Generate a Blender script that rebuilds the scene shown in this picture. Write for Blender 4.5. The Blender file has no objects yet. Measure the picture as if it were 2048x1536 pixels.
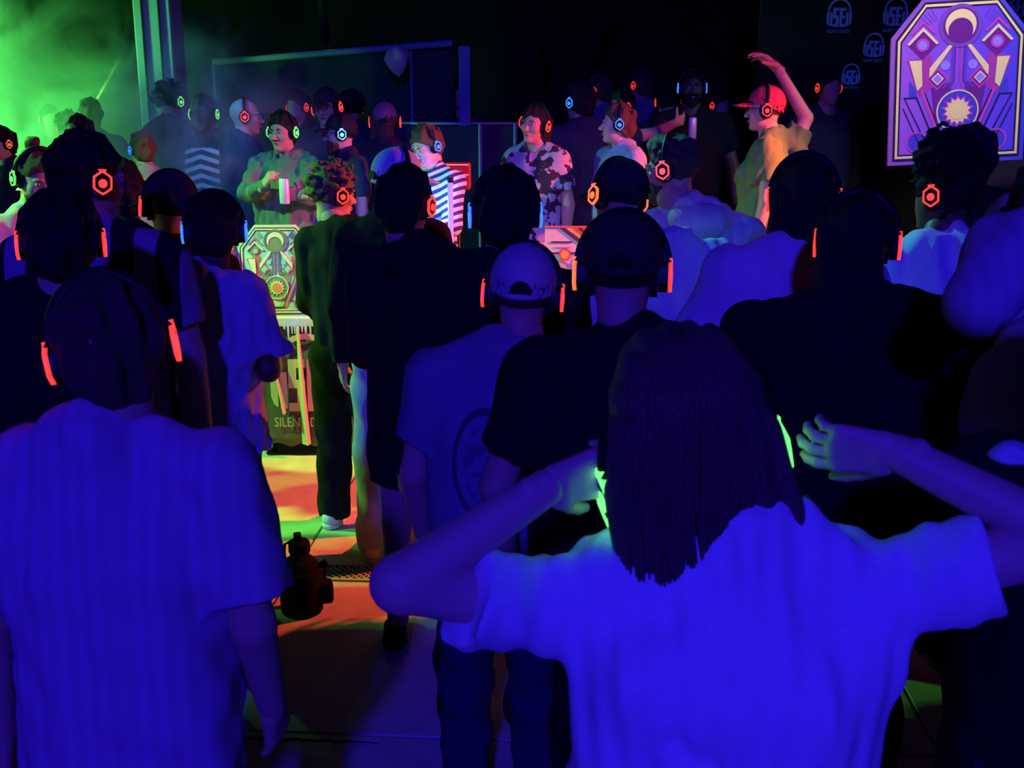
import bpy, bmesh, math, random
import numpy as np
from mathutils import Vector, Matrix, Euler
random.seed(7); np.random.seed(7)
SC = bpy.context.scene
COL = SC.collection
R = math.radians
# ------------------------------------------------------------------ camera
CAMH, PITCH, FPX = 2.05, R(14.0), 2200.0
cam_d = bpy.data.cameras.new('camera'); cam = bpy.data.objects.new('camera', cam_d); COL.objects.link(cam)
cam.location = (0, 0, CAMH); cam.rotation_euler = (R(90) - PITCH, 0, 0)
cam_d.sensor_width = 36; cam_d.lens = FPX / 2048 * 36; cam_d.clip_start = .05; cam_d.clip_end = 200
cam_d.dof.use_dof = True; cam_d.dof.focus_distance = 5.6; cam_d.dof.aperture_fstop = 9
SC.camera = cam
# ------------------------------------------------------------------ view, world
vs = SC.view_settings
vs.view_transform = 'Standard'; vs.look = 'None'; vs.gamma = 1; vs.use_curve_mapping = False; vs.exposure = 0.0
w = bpy.data.worlds.new('night'); SC.world = w; w.use_nodes = True
w.node_tree.nodes['Background'].inputs[0].default_value = (.10, .03, 1, 1)
w.node_tree.nodes['Background'].inputs[1].default_value = .0045
cy = SC.cycles
cy.use_denoising = True
cy.max_bounces = 4; cy.diffuse_bounces = 2; cy.glossy_bounces = 2; cy.transmission_bounces = 4; cy.volume_bounces = 0
cy.sample_clamp_indirect = 2.0
# ------------------------------------------------------------------ lamps of the place
def aim(o, tgt):
    o.rotation_euler = (Vector(tgt) - o.location).to_track_quat('-Z', 'Y').to_euler()
def spot(name, loc, tgt, col, power, angle=60, blend=.3, rad=.05):
    l = bpy.data.lights.new(name, 'SPOT'); l.color = col; l.energy = power; l.spot_size = R(angle); l.spot_blend = blend; l.shadow_soft_size = rad
    o = bpy.data.objects.new(name, l); COL.objects.link(o); o.location = loc; aim(o, tgt); return o
def area(name, loc, tgt, col, power, sx, sy):
    l = bpy.data.lights.new(name, 'AREA'); l.color = col; l.energy = power; l.shape = 'RECTANGLE'; l.size = sx; l.size_y = sy
    o = bpy.data.objects.new(name, l); COL.objects.link(o); o.location = loc; aim(o, tgt); return o
def point(name, loc, col, power, rad=.05):
    l = bpy.data.lights.new(name, 'POINT'); l.color = col; l.energy = power; l.shadow_soft_size = rad
    o = bpy.data.objects.new(name, l); COL.objects.link(o); o.location = loc; return o
# black light floods behind the audience
spot('blacklight_flood', (-.8, -11.0, 7.4), (.1, 2.8, .9), (.030, .011, 1), 6700, 38, 1.0, .35)
# stage colour spots at both sides of the booths: their overlap is yellow, each alone is seen in the other's shadows
spot('green_stage_spot', (-3.4, 5.75, 2.75), (-.8, 6.1, .2), (.16, 1, .08), 830, 79, 1.0, .04)
spot('red_stage_spot', (3.2, 6.0, 2.75), (-.8, 6.2, .1), (1, .09, .04), 2600, 68, 1.0, .04)
# blue and violet wash on the performers
spot('violet_stage_spot', (2.4, 4.6, 3.6), (-1.4, 7.4, 1.4), (.30, .12, 1), 150, 50, .6, .1)
spot('blue_stage_spot', (-.6, 4.3, 3.9), (-.4, 8.3, 1.3), (.04, .05, 1), 120, 70, .6, .1)
spot('cyan_stage_spot', (-1.0, 6.3, 3.4), (1.38, 3.65, 1.4), (.10, .85, .9), 420, 15, .6, .05)
# green lamp inside the haze
spot('green_haze_spot', (-5.9, 8.2, .9), (-3.4, 10.6, 1.9), (.10, 1, .14), 5000, 100, .8, .15)
spot('blue_haze_spot', (-2.9, 6.6, 3.3), (-2.05, 7.75, 1.7), (.05, .42, 1), 240, 46, .9, .1)
spot('green_side_spot', (-4.6, 4.2, 3.0), (-2.2, 5.0, 1.4), (.16, 1, .12), 520, 36, .6, .08)
# spots added to brighten the big panel, warm white and pale blue, and the red wash on the waving man
spot('panel_violet_spot', (1.5, 5.6, 3.9), (2.7, 7.0, 2.2), (1, .80, .70), 210, 38, .5, .05)
spot('panel_blue_spot', (4.4, 5.6, 3.6), (2.9, 7.0, 2.2), (.52, .74, .95), 150, 38, .5, .05)
spot('red_wash_spot', (2.9, 5.4, 2.9), (1.75, 7.0, 2.1), (1, .05, .04), 120, 28, .5, .05)
# ------------------------------------------------------------------ helpers
def at(px, py, D):
    """point of the photograph's ray through (px,py) at distance Y=D"""
    xc, yc = (px - 1024) / FPX, -(py - 768) / FPX
    fy = math.cos(PITCH) + yc * math.sin(PITCH); fz = -math.sin(PITCH) + yc * math.cos(PITCH)
    t = D / fy
    return Vector((xc * t, D, CAMH + fz * t))
def on_floor(px, py, z=0.0):
    yc = -(py - 768) / FPX
    fy = math.cos(PITCH) + yc * math.sin(PITCH); fz = -math.sin(PITCH) + yc * math.cos(PITCH)
    t = (z - CAMH) / fz
    return Vector(((px - 1024) / FPX * t, fy * t, z))
def mesh(name, V, F, mat=None, smooth=True):
    me = bpy.data.meshes.new(name)
    if isinstance(V, np.ndarray):
        F = np.asarray(F, dtype=np.int32)
        me.vertices.add(len(V)); me.vertices.foreach_set('co', V.astype(np.float32).ravel())
        n, k = F.shape
        me.loops.add(n * k); me.loops.foreach_set('vertex_index', F.ravel())
        me.polygons.add(n); me.polygons.foreach_set('loop_start', np.arange(0, n * k, k, dtype=np.int32))
        me.polygons.foreach_set('loop_total', np.full(n, k, dtype=np.int32))
        me.update(calc_edges=True); me.validate()
    else:
        me.from_pydata([tuple(v) for v in V], [], F); me.update()
    if mat is not None: me.materials.append(mat)
    if smooth: me.polygons.foreach_set('use_smooth', [True] * len(me.polygons))
    return me
def link(name, data, parent=None, loc=None, rot=None):
    o = bpy.data.objects.new(name, data); COL.objects.link(o)
    if parent is not None: o.parent = parent
    if loc is not None: o.location = loc
    if rot is not None: o.rotation_euler = rot
    return o
def tag(o, label=None, cat=None, group=None, kind=None):
    if label: o['label'] = label
    if cat: o['category'] = cat
    if group: o['group'] = group
    if kind: o['kind'] = kind
    return o
def empty(name, loc, rot=(0, 0, 0)):
    return link(name, None, None, loc, rot)
class MB:
    """collects simple solids into one mesh"""
    def __init__(s): s.V = []; s.F = []
    def add(s, V, F):
        b = len(s.V); s.V += [Vector(v) for v in V]; s.F += [[i + b for i in f] for f in F]; return s
    def box(s, c, d, rot=None, bev=0.0):
        bm = bmesh.new(); bmesh.ops.create_cube(bm, size=1)
        for v in bm.verts: v.co = Vector((v.co.x * d[0], v.co.y * d[1], v.co.z * d[2]))
        if bev: bmesh.ops.bevel(bm, geom=bm.edges[:], offset=bev, segments=2, affect='EDGES', profile=.5)
        M = Matrix.Translation(Vector(c)) @ (rot.to_4x4() if rot else Matrix())
        bm.verts.index_update()
        s.add([M @ v.co for v in bm.verts], [[v.index for v in f.verts] for f in bm.faces]); bm.free(); return s
    def tube(s, pts, r, seg=10, closed=False, flat=1.0):
        pts = [Vector(p) for p in pts]; n = len(pts); V = []; F = []
        rr = r if isinstance(r, (list, tuple)) else [r] * n
        up = Vector((0, 0, 1)); last = None
        for i, p in enumerate(pts):
            a = pts[(i - 1) % n] if (closed or i > 0) else p; b = pts[(i + 1) % n] if (closed or i < n - 1) else p
            t = (b - a).normalized()
            if last is None:
                u = t.orthogonal().normalized() if abs(t.dot(up)) > .95 else t.cross(up).normalized()
            else:
                u = (last - t * last.dot(t)).normalized()
            last = u; v = t.cross(u)
            for k in range(seg):
                q = 2 * math.pi * k / seg
                V.append(p + (u * math.cos(q) * flat + v * math.sin(q)) * rr[i])
        m = n if closed else n - 1
        for i in range(m):
            for k in range(seg):
                j = (i + 1) % n; F.append([i * seg + k, i * seg + (k + 1) % seg, j * seg + (k + 1) % seg, j * seg + k])
        if not closed: F.append(list(range(seg))[::-1]); F.append([(n - 1) * seg + k for k in range(seg)])
        return s.add(V, F)
    def lathe(s, prof, c=(0, 0, 0), seg=24, M=None):
        V = []; F = []; n = len(prof)
        for (r_, z) in prof:
            for k in range(seg):
                q = 2 * math.pi * k / seg; V.append(Vector((r_ * math.cos(q), r_ * math.sin(q), z)))
        for i in range(n - 1):
            for k in range(seg):
                F.append([i * seg + k, i * seg + (k + 1) % seg, (i + 1) * seg + (k + 1) % seg, (i + 1) * seg + k])
        F.append(list(range(seg))[::-1]); F.append([(n - 1) * seg + k for k in range(seg)])
        M = M or Matrix(); c = Vector(c)
        return s.add([M @ v + c for v in V], F)
    def prism(s, poly, y0, y1):
        """polygon in the XZ plane, extruded from y0 to y1 (y0 is the side towards the viewer)"""
        n = len(poly)
        V = [(x, y0, z) for x, z in poly] + [(x, y1, z) for x, z in poly]
        a = sum(poly[i][0] * poly[(i + 1) % n][1] - poly[(i + 1) % n][0] * poly[i][1] for i in range(n))
        f = list(range(n)) if a > 0 else list(range(n))[::-1]
        F = [f, [i + n for i in f[::-1]]]
        for k in range(n):
            i, j = f[k], f[(k + 1) % n]; F.append([j, i, i + n, j + n])
        return s.add(V, F)
    def ring(s, outer, inner, y0, y1):
        """closed band between two outlines of equal length, in the XZ plane"""
        n = len(outer); V = []
        for y in (y0, y1):
            V += [(x, y, z) for x, z in outer] + [(x, y, z) for x, z in inner]
        F = []
        for i in range(n):
            j = (i + 1) % n
            F.append([i, j, n + j, n + i]); F.append([2 * n + j, 2 * n + i, 3 * n + i, 3 * n + j])
            F.append([j, i, 2 * n + i, 2 * n + j]); F.append([n + i, n + j, 3 * n + j, 3 * n + i])
        return s.add(V, F)
    def data(s, name, mat, smooth=False, fix=True):
        me = mesh(name, s.V, s.F, mat, smooth)
        if fix:
            bm = bmesh.new(); bm.from_mesh(me); bmesh.ops.recalc_face_normals(bm, faces=bm.faces[:]); bm.to_mesh(me); bm.free()
            if smooth: me.polygons.foreach_set('use_smooth', [True] * len(me.polygons))
        return me
    def build(s, name, mat, parent=None, smooth=False, loc=None, rot=None):
        return link(name, s.data(name, mat, smooth), parent, loc, rot)
def circ(cx, cz, r, n=28, a0=0, a1=360, rz=None):
    full = abs(a1 - a0) >= 360; rz = rz or r
    m = n if full else n + 1
    return [(cx + r * math.cos(R(a0 + (a1 - a0) * k / n)), cz + rz * math.sin(R(a0 + (a1 - a0) * k / n))) for k in range(m)]
# ------------------------------------------------------------------ materials
def mat(name, col, rough=.85, noise=.0, nscale=60, bump=.0, bscale=150, stretch=None, metal=0, emit=None, es=0, spec=.25, sheen=0):
    m = bpy.data.materials.new(name); m.use_nodes = True; nt = m.node_tree; b = nt.nodes['Principled BSDF']
    b.inputs['Base Color'].default_value = (*col, 1); b.inputs['Roughness'].default_value = rough; b.inputs['Metallic'].default_value = metal
    b.inputs['Specular IOR Level'].default_value = spec
    if sheen: b.inputs['Sheen Weight'].default_value = sheen
    if emit:
        b.inputs['Emission Color'].default_value = (*emit, 1); b.inputs['Emission Strength'].default_value = es
    if noise or bump:
        tc = nt.nodes.new('ShaderNodeTexCoord'); mp = nt.nodes.new('ShaderNodeMapping'); nt.links.new(tc.outputs['Object'], mp.inputs[0])
        if stretch: mp.inputs['Scale'].default_value = stretch
        if noise:
            n = nt.nodes.new('ShaderNodeTexNoise'); n.inputs['Scale'].default_value = nscale; n.inputs['Detail'].default_value = 5
            nt.links.new(mp.outputs[0], n.inputs['Vector'])
            mx = nt.nodes.new('ShaderNodeMix'); mx.data_type = 'RGBA'
            mx.inputs['A'].default_value = (*[c * (1 - noise) for c in col], 1); mx.inputs['B'].default_value = (*[min(1, c * (1 + noise)) for c in col], 1)
            nt.links.new(n.outputs['Fac'], mx.inputs['Factor']); nt.links.new(mx.outputs['Result'], b.inputs['Base Color'])
        if bump:
            n2 = nt.nodes.new('ShaderNodeTexNoise'); n2.inputs['Scale'].default_value = bscale; n2.inputs['Detail'].default_value = 4
            nt.links.new(mp.outputs[0], n2.inputs['Vector'])
            bp = nt.nodes.new('ShaderNodeBump'); bp.inputs['Strength'].default_value = bump; bp.inputs['Distance'].default_value = .01
            nt.links.new(n2.outputs['Fac'], bp.inputs['Height']); nt.links.new(bp.outputs[0], b.inputs['Normal'])
    return m
def fabric(name, col, **k):
    d = dict(rough=.95, noise=.12, nscale=25, bump=.25, bscale=260, spec=.1); d.update(k); return mat(name, col, **d)
def nodes_color(m, build):
    """build(nt, objcoord_socket) -> colour socket for the base colour"""
    nt = m.node_tree; tc = nt.nodes.new('ShaderNodeTexCoord')
    s = build(nt, tc.outputs['Object']); nt.links.new(s, nt.nodes['Principled BSDF'].inputs['Base Color']); return m
def MATH(nt, op, a, b=None, c=None):
    n = nt.nodes.new('ShaderNodeMath'); n.operation = op
    for i, v in enumerate((a, b, c)):
        if v is None: continue
        if isinstance(v, (int, float)): n.inputs[i].default_value = v
        else: nt.links.new(v, n.inputs[i])
    return n.outputs[0]
def MIX(nt, f, a, b):
    n = nt.nodes.new('ShaderNodeMix'); n.data_type = 'RGBA'
    if isinstance(f, (int, float)): n.inputs['Factor'].default_value = f
    else: nt.links.new(f, n.inputs['Factor'])
    for k, v in (('A', a), ('B', b)):
        if isinstance(v, tuple): n.inputs[k].default_value = (*v, 1)
        else: nt.links.new(v, n.inputs[k])
    return n.outputs['Result']
def SEP(nt, s):
    n = nt.nodes.new('ShaderNodeSeparateXYZ'); nt.links.new(s, n.inputs[0]); return n.outputs
M = {}
M['skin'] = mat('skin', (.52, .29, .22), .55, .08, 30, .08, 400, spec=.3)
M['skin_pale'] = mat('skin_pale', (.66, .40, .32), .5, .08, 30, .06, 400, spec=.3)
M['skin_dark'] = mat('skin_dark', (.12, .06, .04), .5, .1, 30, .06, 400, spec=.35)
M['lips'] = mat('lips', (.34, .13, .11), .45)
M['eye_white'] = mat('eye_white', (.38, .36, .36), .3)
M['iris'] = mat('iris', (.03, .02, .015), .1)
M['hair_black'] = mat('hair_black', (.010, .009, .010), .6, .3, 20, .6, 90, (6, 6, .6))
M['hair_brown'] = mat('hair_brown', (.09, .055, .035), .6, .3, 20, .6, 90, (6, 6, .6))
M['hair_long'] = mat('hair_long', (.13, .060, .055), .45, .5, 26, .8, 60, (5, 5, .35), spec=.45)
M['hair_curl'] = mat('hair_curl', (.13, .09, .055), .7, .4, 60, .8, 120)
M['afro'] = mat('afro', (.008, .007, .007), .9, .4, 90, 1.0, 160)
M['white_tee'] = fabric('white_tee', (.62, .62, .66))
M['melange_tee'] = fabric('melange_tee', (.80, .80, .92), noise=.20, nscale=90, stretch=(1, 1, 4), bump=.3)
M['grey_tee'] = fabric('grey_tee', (.20, .21, .26))
M['blue_tee'] = fabric('blue_tee', (.38, .40, .50))
M['black_cloth'] = fabric('black_cloth', (.012, .012, .014))
M['black_denim'] = fabric('black_denim', (.010, .010, .012))
M['navy_cloth'] = fabric('navy_cloth', (.03, .035, .07))
M['dark_cloth'] = fabric('dark_cloth', (.035, .03, .05))
M['hoodie_white'] = fabric('hoodie_white', (.60, .58, .56), bump=.4)
M['hoodie_green'] = fabric('hoodie_green', (.12, .17, .15), bump=.4)
M['jacket_green'] = fabric('jacket_green', (.10, .26, .11), bump=.4)
M['shirt_blue'] = fabric('shirt_blue', (.26, .36, .5))
M['cyan_tee'] = fabric('cyan_tee', (.62, .68, .72))
M['light_denim'] = fabric('light_denim', (.38, .44, .56), noise=.25, nscale=14)
M['tan_cloth'] = fabric('tan_cloth', (.42, .33, .28))
M['cap_white'] = fabric('cap_white', (.42, .42, .45))
M['cap_paleblue'] = fabric('cap_paleblue', (.55, .65, .8))
M['cap_black'] = fabric('cap_black', (.03, .025, .035))
M['cap_red'] = fabric('cap_red', (.5, .06, .14))
M['cap_pink'] = fabric('cap_pink', (.30, .12, .2))
M['shoe_white'] = mat('shoe_white', (.62, .6, .58), .6, .1, 20)
M['shoe_black'] = mat('shoe_black', (.01, .01, .012), .6)
M['sole_grey'] = mat('sole_grey', (.22, .22, .25), .7)
M['lace'] = mat('lace', (.05, .05, .05), .8)
M['plastic_black'] = mat('plastic_black', (.008, .008, .010), .45, spec=.25)
M['pad_black'] = mat('pad_black', (.01, .01, .011), .8)
M['metal'] = mat('metal', (.5, .5, .55), .3, metal=1)
M['can_silver'] = mat('can_silver', (.72, .72, .75), .35, .15, 30, metal=.3)
def glow(name, c, s, far=False):
    m = mat(name, (.02, .02, .02), .4, emit=c, es=s)
    if far: m.cycles.emission_sampling = 'NONE'
    return m
GL = {'red': glow('glow_red', (1, .035, .03), 2.2), 'orange': glow('glow_orange', (1, .12, .04), 2.2), 'blue': glow('glow_blue', (.03, .16, 1), 2.2),
      'green': glow('glow_green', (.12, 1, .16), 2.2), 'pink': glow('glow_pink', (1, .05, .10), 2.6), 'cyan': glow('glow_cyan', (.15, .5, 1), 2.5),
      'red_far': glow('glow_red_far', (1, .035, .03), 1.3, True), 'blue_far': glow('glow_blue_far', (.03, .18, 1), 1.4, True),
      'green_far': glow('glow_green_far', (.2, 1, .2), 1.0, True), 'orange_far': glow('glow_orange_far', (1, .16, .05), 1.2, True)}
# ------------------------------------------------------------------ implicit surfaces: fields and a surface-nets mesher
A3 = lambda v: np.array(v, dtype=np.float32)
def rcone(a, b, r1, r2):
    a, b = A3(a), A3(b); ba = b - a; L2 = float(ba @ ba) + 1e-9
    def f(P):
        pa = P - a; h = np.clip(pa @ ba / L2, 0, 1)
        return np.sqrt(((pa - h[:, None] * ba) ** 2).sum(1)) - (r1 + (r2 - r1) * h)
    return f
def ell(c, r, rot=None):
    c, r = A3(c), A3(r); m = float(r.min()); Rm = np.array(rot, dtype=np.float32) if rot is not None else None
    def f(P):
        q = P - c
        if Rm is not None: q = q @ Rm
        k0 = np.sqrt(((q / r) ** 2).sum(1)); k1 = np.sqrt(((q / (r * r)) ** 2).sum(1)) + 1e-6
        return k0 * (k0 - 1) / k1
    return f
def bx(c, d, rr=.01):
    c, d = A3(c), A3(d) - rr
    def f(P):
        q = np.abs(P - c) - d
        return np.sqrt((np.maximum(q, 0) ** 2).sum(1)) + np.minimum(q.max(1), 0) - rr
    return f
def half(n, o):
    n = A3(n); n = n / np.linalg.norm(n); o = A3(o)
    return lambda P: (P - o) @ n
def _cr(zs, ys, n=160):
    zs, ys = np.array(zs, float), np.array(ys, float); t = np.linspace(zs[0], zs[-1], n)
    m = np.gradient(ys, zs); i = np.clip(np.searchsorted(zs, t) - 1, 0, len(zs) - 2); h = zs[i + 1] - zs[i]; u = (t - zs[i]) / h
    return t, (2*u**3-3*u**2+1)*ys[i] + (u**3-2*u**2+u)*h*m[i] + (-2*u**3+3*u**2)*ys[i+1] + (u**3-u**2)*h*m[i+1]
def loft(keys, n=2.4):
    """keys: (z, rx, ry, cx, cy), a body of elliptic sections"""
    k = [tuple(q) + (0,) * (5 - len(q)) for q in keys]; zs = [q[0] for q in k]
    T = [_cr(zs, [q[i] for q in k]) for i in (1, 2, 3, 4)]
    z0, z1 = zs[0], zs[-1]
    def f(P):
        z = np.clip(P[:, 2], z0, z1); rx, ry, cx, cyy = [np.interp(z, t, v) for t, v in T]
        x = np.abs(P[:, 0] - cx) / rx; y = np.abs(P[:, 1] - cyy) / ry
        d = ((x ** n + y ** n + 1e-12) ** (1 / n) - 1) * np.minimum(rx, ry)
        return np.maximum(d, np.maximum(P[:, 2] - z1, z0 - P[:, 2]))
    return f
def smin(a, b, k):
    h = np.clip(.5 + .5 * (b - a) / k, 0, 1); return b + (a - b) * h - k * h * (1 - h)
class Field:
    def __init__(s): s.ops = []; s.lo = None
    def u(s, f, k=.0): s.ops.append(('u', f, k)); return s
    def sub(s, f, k=.0): s.ops.append(('s', f, k)); return s
    def cut(s, f, k=.0): s.ops.append(('c', f, k)); return s      # keep where f < 0
    def disp(s, f): s.ops.append(('d', f, 0)); return s
    def __call__(s, P):
        d = None
        for op, f, k in s.ops:
            v = f(P)
            if op == 'u': d = v if d is None else (smin(d, v, k) if k else np.minimum(d, v))
            elif op == 's': d = -smin(-d, v, k) if k else np.maximum(d, -v)
            elif op == 'c': d = -smin(-d, -v, k) if k else np.maximum(d, v)
            else: d = d + v
        return d
def waves(seed, amp, kx, ky, kz, n=7):
    r = np.random.RandomState(seed)
    K = (r.normal(size=(n, 3)) * [kx, ky, kz]).astype(np.float32); ph = r.uniform(0, 6.28, n).astype(np.float32); a = amp / math.sqrt(n) * 1.4
    def f(P):
        W = P + .02 * np.sin(P[:, [1, 2, 0]] * 9 + 1.3)
        return (np.sin(W @ K.T + ph).sum(1) * a).astype(np.float32)
    return f
def crease(p, q, width, amp):
    """a fold valley along the segment p-q"""
    g = rcone(p, q, 0, 0)
    return lambda P: amp * np.exp(-(g(P) / width) ** 2)
def surf(f, lo, hi, h):
    """surface nets: returns V, quads"""
    lo = np.array(lo, float) - 2 * h; hi = np.array(hi, float) + 2 * h
    S = 4
    n = (np.ceil((hi - lo) / (h * S)).astype(int) + 1)
    N = (n - 1) * S + 1
    ax = [lo[i] + h * np.arange(N[i]) for i in range(3)]
    cx = [a[::S] for a in ax]
    G = np.stack(np.meshgrid(*cx, indexing='ij'), -1).reshape(-1, 3).astype(np.float32)
    C = f(G).reshape([len(c) for c in cx])
    near = np.abs(C) < h * S * 2.1
    cell = np.zeros([k - 1 for k in C.shape], bool)
    for i in (0, 1):
        for j in (0, 1):
            for k in (0, 1):
                cell |= near[i:i + cell.shape[0], j:j + cell.shape[1], k:k + cell.shape[2]]
    D = np.repeat(np.repeat(np.repeat(C, S, 0), S, 1), S, 2)[:N[0], :N[1], :N[2]].astype(np.float32)
    mk = np.zeros(N, bool)
    b = np.repeat(np.repeat(np.repeat(cell, S, 0), S, 1), S, 2)
    mk[:b.shape[0], :b.shape[1], :b.shape[2]] |= b
    for q in range(3):
        sl = [slice(None)] * 3; s2 = [slice(None)] * 3; sl[q] = slice(1, None); s2[q] = slice(None, -1)
        m2 = mk.copy(); m2[tuple(sl)] |= mk[tuple(s2)]; mk = m2
    idx = np.argwhere(mk)
    Pm = np.stack([ax[i][idx[:, i]] for i in range(3)], -1).astype(np.float32)
    D[mk] = f(Pm)
    D[D == 0] = 1e-6
    I = D < 0
    c = np.zeros([k - 1 for k in D.shape], np.int8)
    for i in (0, 1):
        for j in (0, 1):
            for k in (0, 1):
                c += I[i:i + c.shape[0], j:j + c.shape[1], k:k + c.shape[2]]
    act = np.argwhere((c > 0) & (c < 8))
    if len(act) == 0: return np.zeros((0, 3)), np.zeros((0, 4), int)
    cid = np.full(c.shape, -1, np.int32); cid[tuple(act.T)] = np.arange(len(act))
    acc = np.zeros((len(act), 3)); cnt = np.zeros(len(act))
    corners = [(i, j, k) for i in (0, 1) for j in (0, 1) for k in (0, 1)]
    for a in corners:
        for q in range(3):
            if a[q]: continue
            bb = list(a); bb[q] = 1
            va = D[tuple((act + a).T)]; vb = D[tuple((act + bb).T)]
            m = (va < 0) != (vb < 0); t = np.where(m, va / np.where(m, va - vb, 1), 0)
            p = np.array(a, float)[None] + np.zeros((len(act), 3)); p[:, q] += t
            acc[m] += p[m]; cnt[m] += 1
    V = lo + h * (act + acc / cnt[:, None])
    Q = []
    for q in range(3):
        s1 = [slice(None)] * 3; s2 = [slice(None)] * 3; s1[q] = slice(None, -1); s2[q] = slice(1, None)
        A_, B_ = I[tuple(s1)], I[tuple(s2)]
        e = np.argwhere(A_ != B_); flip = A_[tuple(e.T)]
        u_, v_ = (q + 1) % 3, (q + 2) % 3
        ok = (e[:, u_] > 0) & (e[:, v_] > 0) & (e[:, u_] < c.shape[u_]) & (e[:, v_] < c.shape[v_]); e = e[ok]; flip = flip[ok]
        def cc(du, dv):
            x = e.copy(); x[:, u_] -= du; x[:, v_] -= dv; return cid[tuple(x.T)]
        quad = np.stack([cc(0, 0), cc(1, 0), cc(1, 1), cc(0, 1)], -1)
        quad[~flip] = quad[~flip][:, ::-1]
        Q.append(quad)
    Q = np.concatenate(Q); Q = Q[(Q >= 0).all(1)]
    return V, Q
def join(*parts):
    V = []; F = []; n = 0
    for v, f in parts:
        V.append(v); F.append(f + n); n += len(v)
    return np.concatenate(V), np.concatenate(F)
def xf(part, Mx):
    v, f = part; m = np.array(Mx); return v @ m[:3, :3].T + m[:3, 3], f
# ------------------------------------------------------------------ people
def N3(v): return Vector(v).normalized()
def hand_field(W, d, n, right, curl, sc=1.0, spread=.12, thumb=.5):
    d = N3(d); n = Vector(n); n = (n - d * n.dot(d)).normalized()
    t = d.cross(n) if right else n.cross(d)          # towards the thumb
    F = Field(); W = Vector(W); pts = [W.copy()]
    F.u(rcone(W - d * .03, W + d * .02, .024 * sc, .023 * sc))
    offs = (.030, .010, -.010, -.029); lens = (.072, .080, .074, .058)
    kn = []
    for o, L in zip(offs, lens):
        k = W + (d * (.092 if abs(o) < .02 else .086) + t * o) * sc; kn.append(k)
        F.u(rcone(W + (d * .015 + t * o * .6) * sc, k, .015 * sc, .0125 * sc), .012)
    for i, (o, L) in enumerate(zip(offs, lens)):
        c = curl[i] if isinstance(curl, (list, tuple)) else curl
        p = kn[i]; a = 0; r = (.0098, .0098, .0095, .0085)[i]
        for j, (fr, ca) in enumerate(((.46, .75), (.30, 1.1), (.24, .8))):
            a += c * ca
            dd = (d * math.cos(a) + n * math.sin(a) + t * o * spread / .03 * math.cos(a)).normalized()
            q = p + dd * L * fr * sc; F.u(rcone(p, q, (r - j * .0009) * sc, (r - (j + 1) * .0009) * sc), .004); p = q; pts.append(q)
    b = W + (d * .022 + t * .026) * sc
    td = (d * .62 + t * (.75 - .3 * thumb) + n * (.25 + .5 * thumb)).normalized()
    p1 = b + td * .045 * sc; p2 = p1 + (td + d * .25 + n * .25 * thumb).normalized() * .032 * sc; p3 = p2 + (td * .6 + d * .5 + n * .35 * thumb).normalized() * .026 * sc
    F.u(rcone(b, p1, .016 * sc, .012 * sc), .012); F.u(rcone(p1, p2, .0115 * sc, .0105 * sc), .004); F.u(rcone(p2, p3, .0105 * sc, .0085 * sc), .004)
    pts += [p1, p2, p3] + kn
    lo = [min(p[i] for p in pts) - .03 for i in range(3)]; hi = [max(p[i] for p in pts) + .03 for i in range(3)]
    F.lo, F.hi = lo, hi
    return F
def head_field(face=True, fem=False):
    F = Field()
    F.u(ell((0, -.012, .030), (.075, .094, .088)))
    F.u(ell((0, .028, -.035), (.057 if fem else .061, .062, .083)), .03)
    F.u(ell((0, .066, -.098), (.024, .022, .018)), .025)
    F.u(rcone((0, -.018, -.05), (0, -.022, -.10), .048 if fem else .055, .046 if fem else .053), .025)
    for s in (-1, 1):
        F.u(ell((s * .079, -.008, -.008), (.009, .019, .032)), .006)
        if face:
            F.u(ell((s * .042, .066, -.022), (.022, .02, .022)), .02)
            F.sub(ell((s * .031, .106, .006), (.018, .016, .012)), .012)
            F.u(ell((s * .030, .084, .023), (.024, .012, .007)), .01)
    if face:
        F.u(rcone((0, .084, .008), (0, .110, -.030), .008, .0125), .010)
        for s in (-1, 1): F.u(ell((s * .010, .100, -.034), (.009, .010, .008)), .006)
        F.u(ell((0, .089, -.058), (.022, .010, .0045)), .004); F.u(ell((0, .088, -.068), (.020, .010, .0055)), .004)
        F.sub(ell((0, .101, -.0632), (.022, .010, .0012)), .002)
    F.lo, F.hi = (-.1, -.12, -.19), (.1, .14, .125)
    return F
def hair_keep(y0=.02, nape=-.085):
    a = half((0, .75, -.66), (0, 0, 0))
    return lambda P: np.maximum(a(P) - y0, nape - P[:, 2])
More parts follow.
